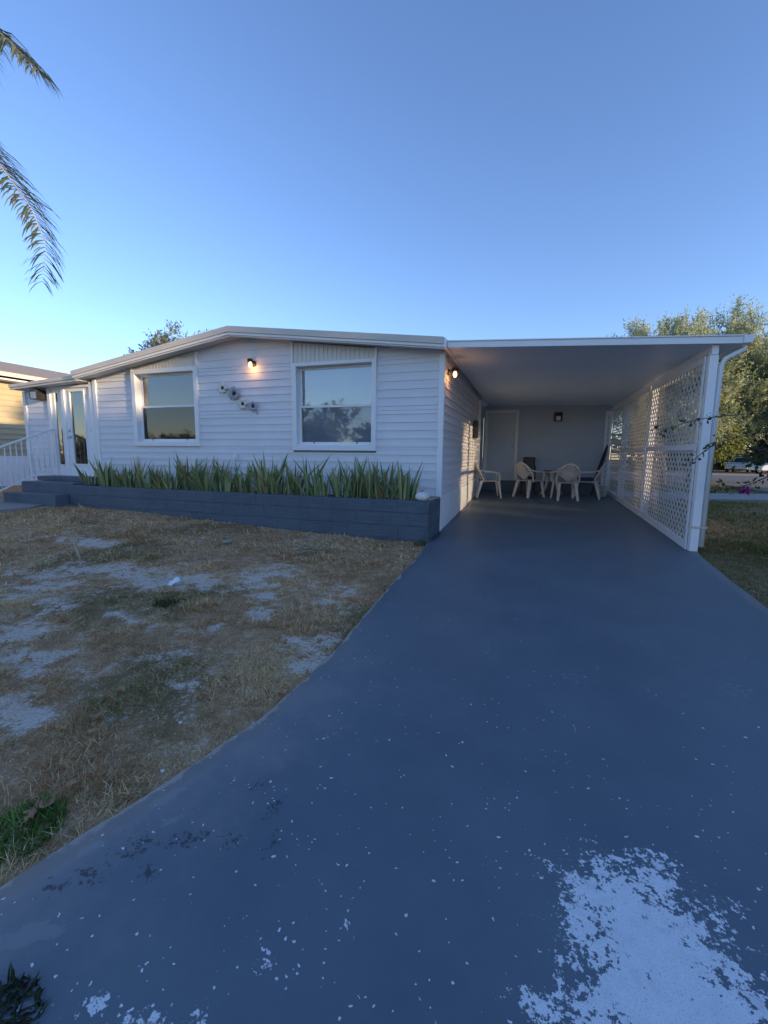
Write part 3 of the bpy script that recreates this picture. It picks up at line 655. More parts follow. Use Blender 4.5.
def lattice(name, label, P0, P1, zb0, zb1, zt0, zt1, midz=1.42, out=(1, 0), group='white lattice screens'):
    """screen from P0 to P1 (plan), sloping top and bottom; two layers of diagonal slats in a frame"""
    t = thing(name, label, 'lattice screen', ((P0[0]+P1[0])/2, (P0[1]+P1[1])/2, zb0), group)
    a = Vector((P0[0], P0[1], 0)); b = Vector((P1[0], P1[1], 0)); Lh = (b-a).length; d = (b-a)/Lh; nrm = Vector((out[0], out[1], 0))
    W = lambda u, z, o: a+d*u+nrm*o+Vector((0, 0, z))
    lo = lambda u: zb0+(zb1-zb0)*u/Lh; hi = lambda u: zt0+(zt1-zt0)*u/Lh
    def clip(poly, fs):
        for f in fs:
            res = []
            for i in range(len(poly)):
                p, q = poly[i], poly[(i+1) % len(poly)]; fp, fq = f(*p), f(*q)
                if fp >= 0: res.append(p)
                if fp*fq < 0: k = fp/(fp-fq); res.append((p[0]+(q[0]-p[0])*k, p[1]+(q[1]-p[1])*k))
            poly = res
            if len(poly) < 3: return None
        return poly
    e = .02
    fs = [lambda u, z: u-e, lambda u, z: Lh-e-u, lambda u, z: z-lo(u)-e, lambda u, z: hi(u)-e-z]
    mb = MB(); pit = .148; sw = .030
    for s, off in ((1, .0), (-1, .0036)):
        c = -4.
        while c < 8:
            # slat centre line z = s*u + c
            pts = [(-1, -s+c-sw), (Lh+1, s*(Lh+1)+c-sw), (Lh+1, s*(Lh+1)+c+sw), (-1, -s+c+sw)]
            q = clip(pts, fs)
            if q:
                n = len(q); vs = [W(u, z, off) for u, z in q]+[W(u, z, off+.003) for u, z in q]
                mb.add(vs, [tuple(range(n)), tuple(range(2*n-1, n-1, -1))]+[(i, i+n, (i+1) % n+n, (i+1) % n) for i in range(n)])
            c += pit
    mb.build('lattice', M['lattice'], t)
    def rail(nm, z0, z1, th, o0, o1, u0=0, u1=None):
        u1 = Lh if u1 is None else u1
        vs = [W(u, z+dz, o) for dz in (-th/2, th/2) for u, z, o in ((u0, z0, o0), (u1, z1, o0), (u1, z1, o1), (u0, z0, o1))]
        MB().add(vs, [(3, 2, 1, 0), (4, 5, 6, 7), (0, 1, 5, 4), (1, 2, 6, 5), (2, 3, 7, 6), (3, 0, 4, 7)]).build(nm, M['trim'], t, bevel=.004)
    rail('top_rail', zt0-.045, zt1-.045, .09, -.022, -.002); rail('bottom_rail', zb0+.06, zb1+.06, .12, -.022, -.002)
    if midz: rail('mid_rail', midz, midz+.02, .085, -.028, -.002, .07, Lh-.07)
    for u in (.035, Lh-.035):
        q = W(u, 0, -.012); sx = abs(d.x)*.03+abs(nrm.x)*.009; sy = abs(d.y)*.03+abs(nrm.y)*.009
        MB().box(q.x-sx, q.x+sx, q.y-sy, q.y+sy, lo(u)+.121, hi(u)-.091).build('stile', M['trim'], t, bevel=.003)
    return t
zt2 = lambda y: 2.615+(y-6.9)*.008
lattice('lattice_screen', 'white diamond lattice screen nearest the driveway, beside the front post', (2.15, 6.905), (2.15, 9.53), .00, .115, zt2(6.9), zt2(9.5))
lattice('lattice_screen', 'white lattice screen in the middle of the carport side', (2.15, 9.60), (2.15, 11.91), .115, .20, zt2(9.6), zt2(11.9))
lattice('lattice_screen', 'white lattice screen deepest in the carport, against the back wall', (2.15, 11.98), (2.15, 13.42), .20, .255, zt2(12), zt2(13.4))
lattice('lattice_strip', 'narrow white lattice strip facing out in the back right carport corner', (1.93, 13.34), (2.11, 13.34), .26, .26, 2.55, 2.55, 0, (0, 1), None)

# ------------------------------------------------------------------ shed at the back of the carport
sh = thing('storage_shed', 'grey storage shed wall closing the back of the carport', 'shed', (.4, 13.6, .2))
YB = 13.52
mb = MB(); siding(mb, lambda u, z, o: (u, YB-o, z), -1.38, 2.10, .56, 2.80, [(-1.30, -.40, .50, 2.62)], e=.2, lap=.006); mb.box(-1.38, 2.10, YB+.06, YB+2., .1, 2.8); mb.build('wall', M['shedwall'], sh)
mb = MB(); mb.box(-1.40, -1.385, 12.06, YB, .2, 2.8); mb.build('side_wall', M['shedwall'], sh)
MB().box(-1.40, -1.31, 11.99, 12.085, .21, 2.79).build('corner_trim', M['trim'], sh, bevel=.005)
MB().box(-1.378, 2.09, YB-.10, YB-.02, .18, .555).build('plinth', M['darkpaint'], sh, bevel=.01)
fr = MB()
for q in ((-1.34, -1.26, .56, 2.66), (-.44, -.37, .56, 2.66), (-1.26, -.44, 2.58, 2.66)): fr.box(q[0], q[1], YB-.03, YB+.05, q[2], q[3])
fr.build('door_frame', M['trim'], sh, bevel=.004)
dr = MB(); dr.box(-1.26, -.44, YB-.005, YB+.035, .56, 2.58)
for a, b_, c, d in ((-1.16, -.91, 1.75, 2.4), (-.80, -.55, 1.75, 2.4), (-1.16, -.91, .8, 1.55), (-.80, -.55, .8, 1.55)): dr.box(a, b_, YB-.014, YB-.004, c, d)
dr = dr.build('door', M['sheddoor'], sh, bevel=.006)
MB().lathe([(.03, 0), (.03, .015), (.012, .02), (.012, .05), (.03, .06), (.03, .085)], (-.50, YB-.004, 1.60), 14, Matrix.Rotation(rad(90), 4, 'X')).build('handle', M['steel'], dr, smooth=True)

# ------------------------------------------------------------------ lamps
def bulb_lamp(label, P, n):
    """P the wall point, n the outward wall normal"""
    P = Vector(P); n = Vector(n); t = thing('wall_lamp', label, 'lamp', P, 'lit wall lamps')
    side = Vector((-n.y, n.x, 0))
    mb = MB(); T = Matrix(((side.x, 0, n.x, 0), (side.y, 0, n.y, 0), (0, 1, 0, 0), (0, 0, 0, 1)))
    mb.lathe([(.055, .0), (.055, .02), (.03, .03)], P, 16, T); mb.build('back_plate', M['darkmetal'], t)
    c = P+n*.115
    MB().tube([P+n*.02, P+n*.07+Vector((0, 0, .045)), c+Vector((0, 0, .05))], .011, 8).build('arm', M['darkmetal'], t, smooth=True)
    MB().lathe([(.02, .075), (.05, .06), (.055, .0), (.048, .0), (.045, .055), (.01, .06)], c, 16).build('lamp_shade', M['darkmetal'], t, smooth=True)
    MB().lathe([(.004, -.085), (.022, -.075), (.031, -.05), (.028, -.02), (.014, .005), (.014, .03)], c, 14).build('bulb', M['bulb'], t, smooth=True)
    li = bpy.data.lights.new('bulb_light', 'POINT'); li.energy = .45; li.color = (1., .46, .15); li.shadow_soft_size = .035
    lo = bpy.data.objects.new('bulb_light', li); COL.objects.link(lo); lo.parent = t; lo.location = n*.118+Vector((0, 0, -.125))
bulb_lamp('lit bare-bulb wall lamp on the front wall between the windows', (-4.97, YF-.005, 2.93), (0, -1, 0))
bulb_lamp('lit bare-bulb wall lamp under the carport beside the house corner', (-1.375, 7.36, 2.66), (1, 0, 0))
t = thing('wall_lantern', 'unlit dark wall lantern on the back wall of the carport', 'lamp', (.72, YB, 2.4))
MB().box(.61, .83, YB-.05, YB-.005, 2.30, 2.56).build('back_plate', M['black'], t, bevel=.01); MB().box(.66, .78, YB-.16, YB-.052, 2.32, 2.44).build('lamp_glass', M['lampglass'], t, bevel=.01); MB().box(.64, .80, YB-.18, YB-.051, 2.442, 2.50).build('hood', M['black'], t, bevel=.01)
t = thing('wall_lantern', 'square grey box lamp high beside the glass door', 'lamp', (-10.76, YF, 2.55))
MB().box(-10.88, -10.64, YF-.20, YF+.01, 2.44, 2.66).build('housing', M['black'], t, bevel=.008); MB().box(-10.82, -10.66, YF-.215, YF-.201, 2.45, 2.60).build('lamp_glass', M['shedwall'], t, bevel=.006)

# metal flowers on the wall
t = thing('wall_flower', 'metal wall ornament of white and grey flowers between the windows', 'wall ornament', (-5.3, YF, 2.3))
def flower(nm, x, z, r, m, np_):
    mb = MB()
    for i in range(np_):
        a = 2*PI*i/np_; c, s = math.cos(a), math.sin(a); pts = []
        for u, w, y in ((.18, .12, .0), (.45, .30, .25), (.75, .30, .3), (1., .10, .15)):
            for k in (-1, 0, 1): pts.append((x+(c*u-s*w*k)*r, YF-.05-y*r+(.1*r if k == 0 else 0), z+(s*u+c*w*k)*r))
        mb.add(pts, [(j*3+k, j*3+k+1, j*3+k+4, j*3+k+3) for j in range(3) for k in (0, 1)])
    o = mb.build(nm, m, t, smooth=True); so = o.modifiers.new('thick', 'SOLIDIFY'); so.thickness = .004
    MB().lathe([(.25*r, 0), (.22*r, .02), (.1*r, .03)], (x, YF-.05, z), 12, Matrix.Rotation(rad(90), 4, 'X')).build('flower_centre', M['darkmetal'], o)
flower('flower', -5.66, 2.51, .11, M['petal'], 6); flower('flower', -5.21, 2.20, .11, M['petal'], 6)
flower('flower', -5.40, 2.40, .13, M['grey'], 9); flower('flower', -4.98, 2.15, .10, M['grey'], 8)
MB().tube([(-5.70, YF-.03, 2.55), (-5.45, YF-.035, 2.40), (-5.2, YF-.03, 2.22), (-4.95, YF-.035, 2.12), (-4.90, YF-.03, 2.0)], .009, 8).build('stem', M['grey'], t, smooth=True)

# ------------------------------------------------------------------ chairs, table and things in the carport
def chair():
    t = thing('plastic_chair', 'x', 'chair', (0, 0, 0), 'white plastic garden chairs')
    # seat: a curved sheet, front at +Y
    N = 8; vs = []; fs = []
    for lay in (0, -.018):
        for i in range(N+1):
            for j in range(N+1):
                u = -1+2*i/N; v = -1+2*j/N; w = .225+.03*v
                vs.append((u*w, v*.22, .43+.018*u*u-.01*(1-v*v)-.03*max(0, v-.6)+lay))
    q = lambda l, i, j: l*(N+1)**2+i*(N+1)+j
    for i in range(N):
        for j in range(N): fs.append((q(0, i, j), q(0, i+1, j), q(0, i+1, j+1), q(0, i, j+1))); fs.append((q(1, i, j+1), q(1, i+1, j+1), q(1, i+1, j), q(1, i, j)))
    for i in range(N):
        for j in (0, N): fs.append((q(0, i, j), q(0, i+1, j), q(1, i+1, j), q(1, i, j))); fs.append((q(0, j, i), q(0, j, i+1), q(1, j, i+1), q(1, j, i)))
    MB().add(vs, fs).build('seat', M['plastic'], t, smooth=True)
    # fan back with slots: ribs fanning from the seat to a rounded hoop
    mb = MB(); B = lambda a, r: (math.sin(a)*r*.27, -.20-.16*(r*math.cos(a))*.95-.02+.05*math.sin(a)**2, .44+.42*r*math.cos(a)+.02)
    hoop = []
    for i in range(19):
        a = rad(-105+210*i/18); r = 1. if abs(a) < 1.3 else 1-.2*(abs(a)-1.3); p = B(a, r); hoop.append((p[0]*(1.0), p[1], max(p[2], .40)))
    for p, q2 in zip(hoop[:-1], hoop[1:]): mb.beam(p, q2, .02, .042, up=(0, .35, 1) if abs(p[0]) < .2 else (1, 0, 0))
    for a in range(-60, 61, 12): mb.beam(B(rad(a)*.35, .02), B(rad(a), .98), .034, .012, up=(0, 1, .3))
    for r in (.55, ): 
        for a in range(-60, 60, 12): mb.beam(B(rad(a), r), B(rad(a+12), r), .014, .03)
    mb.build('backrest', M['plastic'], t)
    for sx in (-1, 1):
        mb = MB(); mb.add([(sx*.20, .17, .43), (sx*.25, .20, .43), (sx*.24, .235, .43), (sx*.20, .215, .43), (sx*.235, .255, 0), (sx*.28, .26, 0), (sx*.28, .29, 0), (sx*.24, .285, 0)], [(0, 1, 2, 3), (7, 6, 5, 4), (0, 4, 5, 1), (1, 5, 6, 2), (2, 6, 7, 3), (3, 7, 4, 0)]); mb.build('leg', M['plastic'], t)
        mb = MB(); mb.add([(sx*.15, -.16, .43), (sx*.22, -.17, .43), (sx*.21, -.23, .43), (sx*.15, -.22, .43), (sx*.20, -.29, 0), (sx*.25, -.29, 0), (sx*.25, -.33, 0), (sx*.20, -.33, 0)], [(0, 1, 2, 3), (7, 6, 5, 4), (0, 4, 5, 1), (1, 5, 6, 2), (2, 6, 7, 3), (3, 7, 4, 0)]); mb.build('leg', M['plastic'], t)
        mb = MB(); pts = [(sx*.255, -.26, .70), (sx*.285, -.1, .665), (sx*.29, .08, .655), (sx*.285, .19, .63), (sx*.27, .225, .55), (sx*.245, .22, .42)]
        for p, q2 in zip(pts[:-1], pts[1:]): mb.beam(p, q2, .05, .022, up=(0, .3, 1) if abs(p[2]-q2[2]) < .06 else (0, 1, 0))
        mb.build('armrest', M['plastic'], t)
    return t
def copy_tree(o, parent=None):
    c = o.copy(); COL.objects.link(c); c.parent = parent
    for ch in list(o.children): copy_tree(ch, c)
    return c
proto = chair()
spots = [(-1.00, 11.75, -78, 'white plastic chair alone against the house wall at the left'), (.02, 12.15, -38, 'white plastic chair left of the patio table, seen from behind'),
         (.90, 11.85, 10, 'white plastic chair right of the patio table with its fan back towards the viewer'), (1.46, 12.35, 80, 'white plastic chair side-on by the lattice, dark blue cushion on its seat')]
for i, (x, y, a, lb) in enumerate(spots):
    o = proto if i == 0 else copy_tree(proto)
    o.location = (x, y, float(zs(y))); o.rotation_euler.z = rad(a); o.scale = (1.06, 1.06, 1.04); o['label'] = lb
tz = float(zs(12.75))
t = thing('patio_table', 'low round white patio table between the plastic chairs', 'table', (.62, 12.75, tz))
MB().lathe([(.40, .62), (.43, .63), (.43, .65), (.40, .66)], (.62, 12.75, tz), 32).build('tabletop', M['plastic'], t)
for a in (35, 125, 215, 305):
    c, s = math.cos(rad(a)), math.sin(rad(a)); MB().tube([(.62+.20*c, 12.75+.20*s, tz+.63), (.62+.17*c, 12.75+.17*s, tz+.40), (.62+.22*c, 12.75+.22*s, tz+.2), (.62+.36*c, 12.75+.36*s, tz+.015)], [.022, .02, .02, .024], 8).build('leg', M['plastic'], t, smooth=True)
b = MB(); b.lathe([(.04, 0), (.045, .08), (.04, .085)], (.78, 12.72, tz+.66), 14); tag(b.build('cup', M['stone'], smooth=True), 'small white cup standing on the patio table', 'cup')
b = MB(); b.lathe([(.09, 0), (.12, .02), (.11, .025)], (.50, 12.68, tz+.66), 18); tag(b.build('dish', M['darkmetal'], smooth=True), 'shallow dark dish standing on the patio table', 'dish')
b = MB(); b.box(1.24, 1.62, 12.15, 12.55, tz+.425, tz+.53); o = b.build('cushion', M['blue'], None, True, .045, 4); tag(o, 'dark blue cushion on the chair beside the lattice', 'cushion')
t = thing('black_chair', 'black square-backed chair mostly hidden behind a white plastic chair', 'chair', (-.02, 12.95, float(zs(12.95)))); g0 = float(zs(12.95))
MB().box(-.18, .16, 13.10, 13.15, g0+.62, g0+1.04).build('backrest', M['black'], t, bevel=.03); MB().box(-.22, .20, 12.68, 13.08, g0+.42, g0+.49).build('seat', M['black'], t, bevel=.03)
for x in (-.19, .17):
    MB().tube([(x, 12.72, g0), (x, 12.72, g0+.44)], .013, 8).build('leg', M['black'], t); MB().tube([(x, 13.16, g0), (x, 13.12, g0+.8)], .013, 8).build('leg', M['black'], t)
t = thing('garden_umbrella', 'closed dark garden umbrella leaning in the back right corner', 'umbrella', (1.72, 13.0, .24))
a = Vector((1.66, 12.95, .24)); b_ = Vector((2.02, 13.25, 1.62)); mb = MB(); mb.tube([a, a+(b_-a)*.3], .018, 8); mb.build('pole', M['darkmetal'], t, smooth=True)
MB().tube([a+(b_-a)*k for k in (.28, .34, .55, .8, .97, 1.)], [.03, .062, .058, .045, .025, .01], 10).build('canopy', M['black'], t)
t = thing('white_bucket', 'white plastic bucket on the floor beside the lattice', 'bucket', (1.90, 12.75, float(zs(12.75))))
MB().lathe([(.10, 0), (.135, .30), (.15, .31), (.15, .33), (.125, .33), (.095, .02)], (1.90, 12.75, tz), 20).build('pail', M['stone'], t, smooth=True)
MB().tube([(1.90+.145*math.cos(rad(q)), 12.75, tz+.31-.15*math.sin(rad(q))) for q in range(0, 181, 15)], .005, 6).build('handle', M['steel'], t)

# ------------------------------------------------------------------ small things on the lawn
gz = float(zg(-5.1, 3.55))
t = thing('garden_fork', 'pale hand fork stuck upright in the dry lawn', 'garden fork', (-4.85, 3.42, gz))
p0 = Vector((-4.86, 3.43, gz-.02)); p1 = p0+Vector((-.13, .03, .24)); MB().tube([p0, p0+(p1-p0)*.5, p1], [.012, .016, .014], 8).build('handle', M['wood'], t, smooth=True)
mb = MB(); dv = (p1-p0).normalized(); sd = Vector((.94, .32, 0)); mb.beam(p1-dv*.005-sd*.055, p1-dv*.005+sd*.055, .02, .05)
mb.build('head', M['wood'], t, bevel=.004)
for k in (-.045, -.015, .015, .045): MB().beam(p1+sd*k+dv*.015, p1+sd*k*1.1+dv*.12, .012, .012).build('prong', M['wood'], t)
def scrap(nm, label, cat, x, y, sx, sy, m, rz, lift=.02, group=None):
    vs = []; N = 4
    for i in range(N+1):
        for j in range(N+1):
            u, v = i/N-.5, j/N-.5; vs.append((u*sx*(1-.25*v)+sx*.12*math.sin(9*v+rz), v*sy*(1+.3*u)+sy*.15*math.sin(8*u+2*rz), lift*(math.sin(v*5+rz)*.3+.35*math.sin(u*6+rz))))
    mb = MB().add(vs, [(i*(N+1)+j, (i+1)*(N+1)+j, (i+1)*(N+1)+j+1, i*(N+1)+j+1) for i in range(N) for j in range(N)])
    o = mb.build(nm, m, None, True); so = o.modifiers.new('thick', 'SOLIDIFY'); so.thickness = .002
    o.location = (x, y, float(zg(x, y))+.035 if (x < xl(y) or x > xr(y)) else .004); o.rotation_euler = (random.uniform(-.2, .2), random.uniform(-.2, .2), rz)
    return tag(o, label, cat, group)
scrap('paper_scrap', 'crumpled pale blue paper scrap on the sandy middle of the lawn', 'litter', -3.22, 3.16, .10, .08, M['paper'], .4, .05)
scrap('paper_scrap', 'grey crumpled scrap lying on the lawn near the planter', 'litter', -3.95, 4.85, .15, .10, M['paleconcrete'], .3, .05)
scrap('paper_scrap', 'white scrap on the side lawn beyond the carport post', 'litter', 3.05, 6.6, .10, .06, M['paper'], .3, .04)
for i in range(64):
    x, y = rng.uniform(-3.6, -1.25), rng.uniform(.85, 3.0)
    if x > xl(y)-.03: x = xl(y)-rng.uniform(.05, .5)
    scrap('dry_leaf', 'curled dry brown leaf on the near lawn', 'leaf', x, y, rng.uniform(.03, .055), rng.uniform(.02, .035), M['dryleaf'], rng.uniform(0, 6), .02, 'dry leaves on the near lawn')
def pebble(x, y, r):
    import bmesh
    bm = bmesh.new(); bmesh.ops.create_icosphere(bm, subdivisions=2, radius=r)
    for v in bm.verts: v.co *= 1+.25*(random.random()-.5); v.co.z *= .6
    me = bpy.data.meshes.new('pebble'); bm.to_mesh(me); bm.free()
    o = link('pebble', me, M['stone'], None, True); o.location = (x, y, float(zg(x, y))+r*.35); tag(o, 'small pale pebble in the dry grass near the driveway edge', 'pebble', 'pale pebbles by the driveway')
for i in range(9):
    y = rng.uniform(.9, 2.6); pebble(xl(y)-rng.uniform(.04, .7), y, rng.uniform(.004, .010))

# ------------------------------------------------------------------ trees
def foliage(centres, rad_, nl, size, cols, up=.3, twig=.5, aspect=.42):
    """leaf quads along short twigs that leave each clump centre"""
    C = np.asarray(centres); k = len(C); per = max(1, nl//k); n = k*per
    c = np.repeat(C, per, 0); mid = C.mean(0)
    tw = rng.integers(0, 7, n); tdir = rng.normal(0, 1, (k, 7, 3)); outw = (C-mid); outw /= np.linalg.norm(outw, axis=1, keepdims=True)+1e-6
    tdir = tdir+outw[:, None, :]*.9; tdir[:, :, 2] += up*2.2; tdir /= np.linalg.norm(tdir, axis=2, keepdims=True)
    td = tdir[np.repeat(np.arange(k), per), tw]; s = rng.random((n, 1))**.8
    p = c+td*s*rad_*(.7+.6*rng.random((n, 1)))+rng.normal(0, rad_*.16*twig, (n, 3))
    d = td+rng.normal(0, .75, (n, 3)); d[:, 2] -= .15; d /= np.linalg.norm(d, axis=1, keepdims=True)
    r = rng.normal(0, 1, (n, 3)); sd = np.cross(d, r); sd /= np.linalg.norm(sd, axis=1, keepdims=True)+1e-6
    nm = np.cross(d, sd); L = size*rng.uniform(.6, 1.35, (n, 1)); w = L*aspect/2
    V = np.stack([p, p+d*L*.5-sd*w+nm*L*.08, p+d*L+nm*-.1*L, p+d*L*.5+sd*w+nm*L*.08], 1).reshape(-1, 3)
    F = np.arange(n*4).reshape(-1, 4)
    ci = rng.integers(0, len(cols), k)[np.repeat(np.arange(k), per)]; ci = np.where(rng.random(n) < .35, rng.integers(0, len(cols), n), ci)
    col = np.array(cols)[ci]*rng.uniform(.7, 1.3, (n, 1))
    return V, F, np.repeat(col, 4, 0)
def tree(name, label, base, h, crown, nc, nl, size, cols, cat='tree', up=.3, clump=.8, trunk=.14, group=None, aspect=.42, lump=1., lean=(0, 0)):
    """crown = (cx,cy,cz, rx,ry,rz) in world"""
    t = thing(name, label, cat, base, group); b = Vector(base); cx, cy, cz, rx, ry, rz = crown
    P = rng.normal(0, 1, (nc, 3)); P /= np.linalg.norm(P, axis=1, keepdims=True); P *= (rng.random((nc, 1))**.45)
    lm = 1+lump*(.28*np.sin(P[:, :1]*5+cx)+.2*np.cos(P[:, 1:2]*6+cy))
    P = P*lm*np.array([rx, ry, rz])+np.array([cx, cy, cz])
    P[:, 2] = np.maximum(P[:, 2], b.z+.25)
    mb = MB(); top = Vector((cx, cy, cz+rz*.3)); mid = b.lerp(top, .5)+Vector((lean[0], lean[1], 0))
    mb.tube([b-Vector((0, 0, .1)), b.lerp(mid, .5), mid, mid.lerp(top, .6), top], [trunk*1.2, trunk, trunk*.8, trunk*.5, trunk*.2], 9); mb.build('trunk', M['bark'], t, smooth=True)
    mb = MB()
    for i in rng.choice(nc, min(nc, 26), False):
        q = Vector(P[i]); s = b.lerp(mid, .75) if q.z < mid.z+.3 else mid.lerp(top, random.random()*.7)
        m1 = s.lerp(q, .5)+Vector((random.uniform(-.2, .2), random.uniform(-.2, .2), random.uniform(-.1, .3)))*min(1, h/5)
        mb.tube([s, m1, q], [trunk*.38, trunk*.22, trunk*.07], 6)
    mb.build('limb', M['bark'], t, smooth=True)
    V, F, C = foliage(P, clump, nl, size, cols, up, aspect=aspect)
    np_mesh('crown', V, F, M['leaf'], t, colors=C)
    return t
LIGHT = [(.43, .48, .30), (.36, .42, .26), (.50, .53, .36), (.29, .36, .21)]
DARK = [(.045, .07, .035), (.065, .09, .042), (.085, .11, .05)]
BLUEG = [(.19, .225, .17), (.24, .27, .20), (.15, .18, .13)]
YEL = [(.24, .26, .06), (.17, .21, .06), (.10, .13, .05)]
tree('feathery_tree', 'pale green feathery tree rising behind the carport roof', (6.8, 26.5, 0), 8., (6.2, 26.2, 5.0, 3.3, 2.4, 2.9), 260, 90000, .16, LIGHT, up=.9, clump=.85, trunk=.2, aspect=.24, lump=.3)
tree('feathery_tree', 'tallest pale green feathery tree, right of the carport gutter', (8.2, 26.9, 0), 8.5, (9.2, 27.2, 5.3, 3.2, 2.4, 3.1), 260, 90000, .16, LIGHT, up=.9, clump=.85, trunk=.2, aspect=.24, lump=.3)
tree('feathery_tree', 'pale green feathery tree at the right edge of the picture', (13.6, 28.4, 0), 8., (12.9, 28.2, 5.1, 3.0, 2.6, 2.9), 180, 56000, .16, LIGHT, up=.6, clump=.8, trunk=.2, aspect=.3, lump=.35)
tree('dark_tree', 'dark dense tree behind the feathery trees across the road', (14., 50, 0), 7, (13.5, 50, 4.0, 6.5, 3, 3.6), 100, 13000, .42, DARK, up=.1, clump=1.6, trunk=.3)
tree('dark_tree', 'dark dense tree at the far right across the road', (25., 54, 0), 8, (25, 54, 4.6, 6.0, 3, 4.0), 100, 13000, .42, DARK, up=.1, clump=1.6, trunk=.3)
tree('yellow_bush', 'yellow-green sunlit bush under the feathery trees', (10.6, 33, 0), 3, (10.8, 33, 2.5, 1.7, 1.4, 1.3), 50, 6000, .22, YEL, cat='bush', up=.2, clump=.8, trunk=.07)
tree('dark_bush', 'low dark bush left of the far white car, across the road', (18.6, 57.2, 0), 3, (18.0, 57.2, 1.4, 3.2, 1.6, 1.5), 60, 6000, .34, DARK, cat='bush', up=.1, clump=1., trunk=.1)
tree('dark_bush', 'wide dark bush behind both far cars', (29., 66, 0), 4, (29, 66, 2.2, 9., 2, 2.4), 90, 9000, .45, DARK, cat='bush', up=.1, clump=1.4, trunk=.1)
tree('roof_tree', 'grey-green tree top showing above the house roof', (-25.2, 26.2, 0), 10, (-25.0, 26.2, 7.35, 3.6, 2.2, 2.4), 190, 30000, .20, BLUEG, up=.45, clump=.8, trunk=.2, lump=.4)
# out of view: right-hand trees added to block the sun, street trees for reflections
for i, (x, y, top, ry) in enumerate(((30.2, -21, 8.0, 2.4), (29.8, -17, 8.3, 2.4), (30.3, -13, 8.0, 2.4), (30, -9.2, 8.4, 2.3), (30.2, -5.6, 8.6, 2.2), (29.9, -2.4, 8.5, 1.7), (30, .75, 9.5, 1.35), (30, 6.7, 8.2, 1.7), (30.2, 10.6, 8.4, 1.9), (30, 14.2, 8.2, 2.0), (30.1, 18, 8.0, 2.))):
    tree('sun_block_tree', 'round leafy shade tree standing to the right of the driveway', (x, y, 0), top, (x, y, top*.54, 1.7, ry, top*.44), 95, 9000, .36, DARK, up=.1, clump=.6, trunk=.17, group='shade trees right of the driveway')
for i, (x, y) in enumerate(((-20.5, -24), (-13.2, -27), (-30, -28), (-40, -26), (-52, -27), (-63, -25), (-25, -33))):
    tree('street_tree', 'broad leafy tree standing across the street from the house', (x, y, 0), 5, (x, y, 2.6 if i in (0, 1, 6) else 1.6, 3.6, 2.2, (2.5, 2.1, 1.5, 1.3, 1.5, 1.4, 2.3)[i]), 80, 5200, .42, BLUEG, up=.2, clump=1.1, trunk=.2, group='trees across the street')

t = thing('hedge', 'tall long dense hedge standing right of the driveway among the shade trees', 'hedge', (30, -5, 0))  # added out of view; heights stepped so low sun passes only one gap
P = np.stack([rng.uniform(29.2, 31, 2200), rng.uniform(-24, 18, 2200), rng.uniform(.2, 6.2, 2200)], 1); P[:, 2] *= np.where(P[:, 1] > 5.2, 1.3, 1)*np.where((P[:, 1] > 1.9) & (P[:, 1] < 5.2), .70, np.where(P[:, 1] > -.55, 1.42, 1.25)); V, F, C = foliage(P, .6, 105000, .42, DARK, .1); np_mesh('leaves', V, F, M['leaf'], t, colors=C)
for y in np.arange(-23, 18, 2.2): MB().tube([(30, y, -.05), (30+random.uniform(-.1, .1), y+.1, 2.6), (30, y, 5.)], [.09, .07, .03], 7).build('stem', M['bark'], t, smooth=True)

# bougainvillea reaching in from the right
bg = thing('bougainvillea', 'bougainvillea with thin leafy branches and magenta flowers reaching past the post', 'shrub', (4.3, 6.9, 0))
brs = [[(4.0, 6.9, 1.2), (3.2, 6.6, 1.72), (2.63, 6.38, 1.82), (2.14, 6.3, 1.775), (1.85, 6.28, 1.73), (1.49, 6.28, 1.57)],
       [(3.9, 6.9, 1.0), (3.2, 6.6, 1.58), (2.65, 6.4, 1.60), (2.12, 6.3, 1.45), (1.90, 6.28, 1.21)],
       [(3.9, 6.8, .8), (3.2, 6.5, 1.15), (2.71, 6.3, 1.07), (2.5, 6.3, .93), (2.22, 6.3, .90)],
       [(3.9, 6.9, 1.0), (3.3, 6.7, 1.3), (2.9, 6.5, 1.32), (2.55, 6.4, 1.24)], [(3.9, 6.9, 1.2), (3.3, 6.8, 1.5), (2.95, 6.6, 1.42), (2.62, 6.5, 1.30)],
       [(4.2, 7.0, 1.2), (3.5, 7.4, 2.2), (3.1, 7.4, 2.4)]]
def resample(pts, n):
    pts = np.array(pts, float); s = np.r_[0, np.cumsum(np.linalg.norm(np.diff(pts, axis=0), axis=1))]; t = np.linspace(0, s[-1], n)
    q = np.stack([np.interp(t, s, pts[:, k]) for k in range(3)], 1)
    for _ in range(3): q[1:-1] = (q[:-2]+2*q[1:-1]+q[2:])/4
    return q
LV = []; LF = []; LC = []; FV = []; FF = []; FC = []
for bi, br in enumerate(brs):
    q = resample(br, 28); MB().tube([tuple(p) for p in q], list(np.linspace(.013, .004, len(q))), 6).build('branch', M['bark'], bg, smooth=True)
    dens = 5 if bi < 3 else 11
    V, F, C = foliage(q[8:], .085 if bi < 3 else .12, 20*dens, .055 if bi < 3 else .07, DARK+[(.05, .08, .03), (.10, .035, .07)], up=.0, twig=1., aspect=.62)
    LF.append(F+sum(map(len, LV))); LV.append(V); LC.append(C)
P = rng.normal(0, .42, (60, 3))*np.array([.9, 1., 1.1])+np.array([4.35, 7.0, 1.15]); P[:, 2] = np.clip(P[:, 2], .15, 2.3)
V, F, C = foliage(P, .3, 5000, .08, DARK+[(.05, .08, .03)], up=.2, aspect=.62); LF.append(F+sum(map(len, LV))); LV.append(V); LC.append(C)
np_mesh('leaves', np.concatenate(LV), np.concatenate(LF), M['leaf'], bg, colors=np.concatenate(LC))
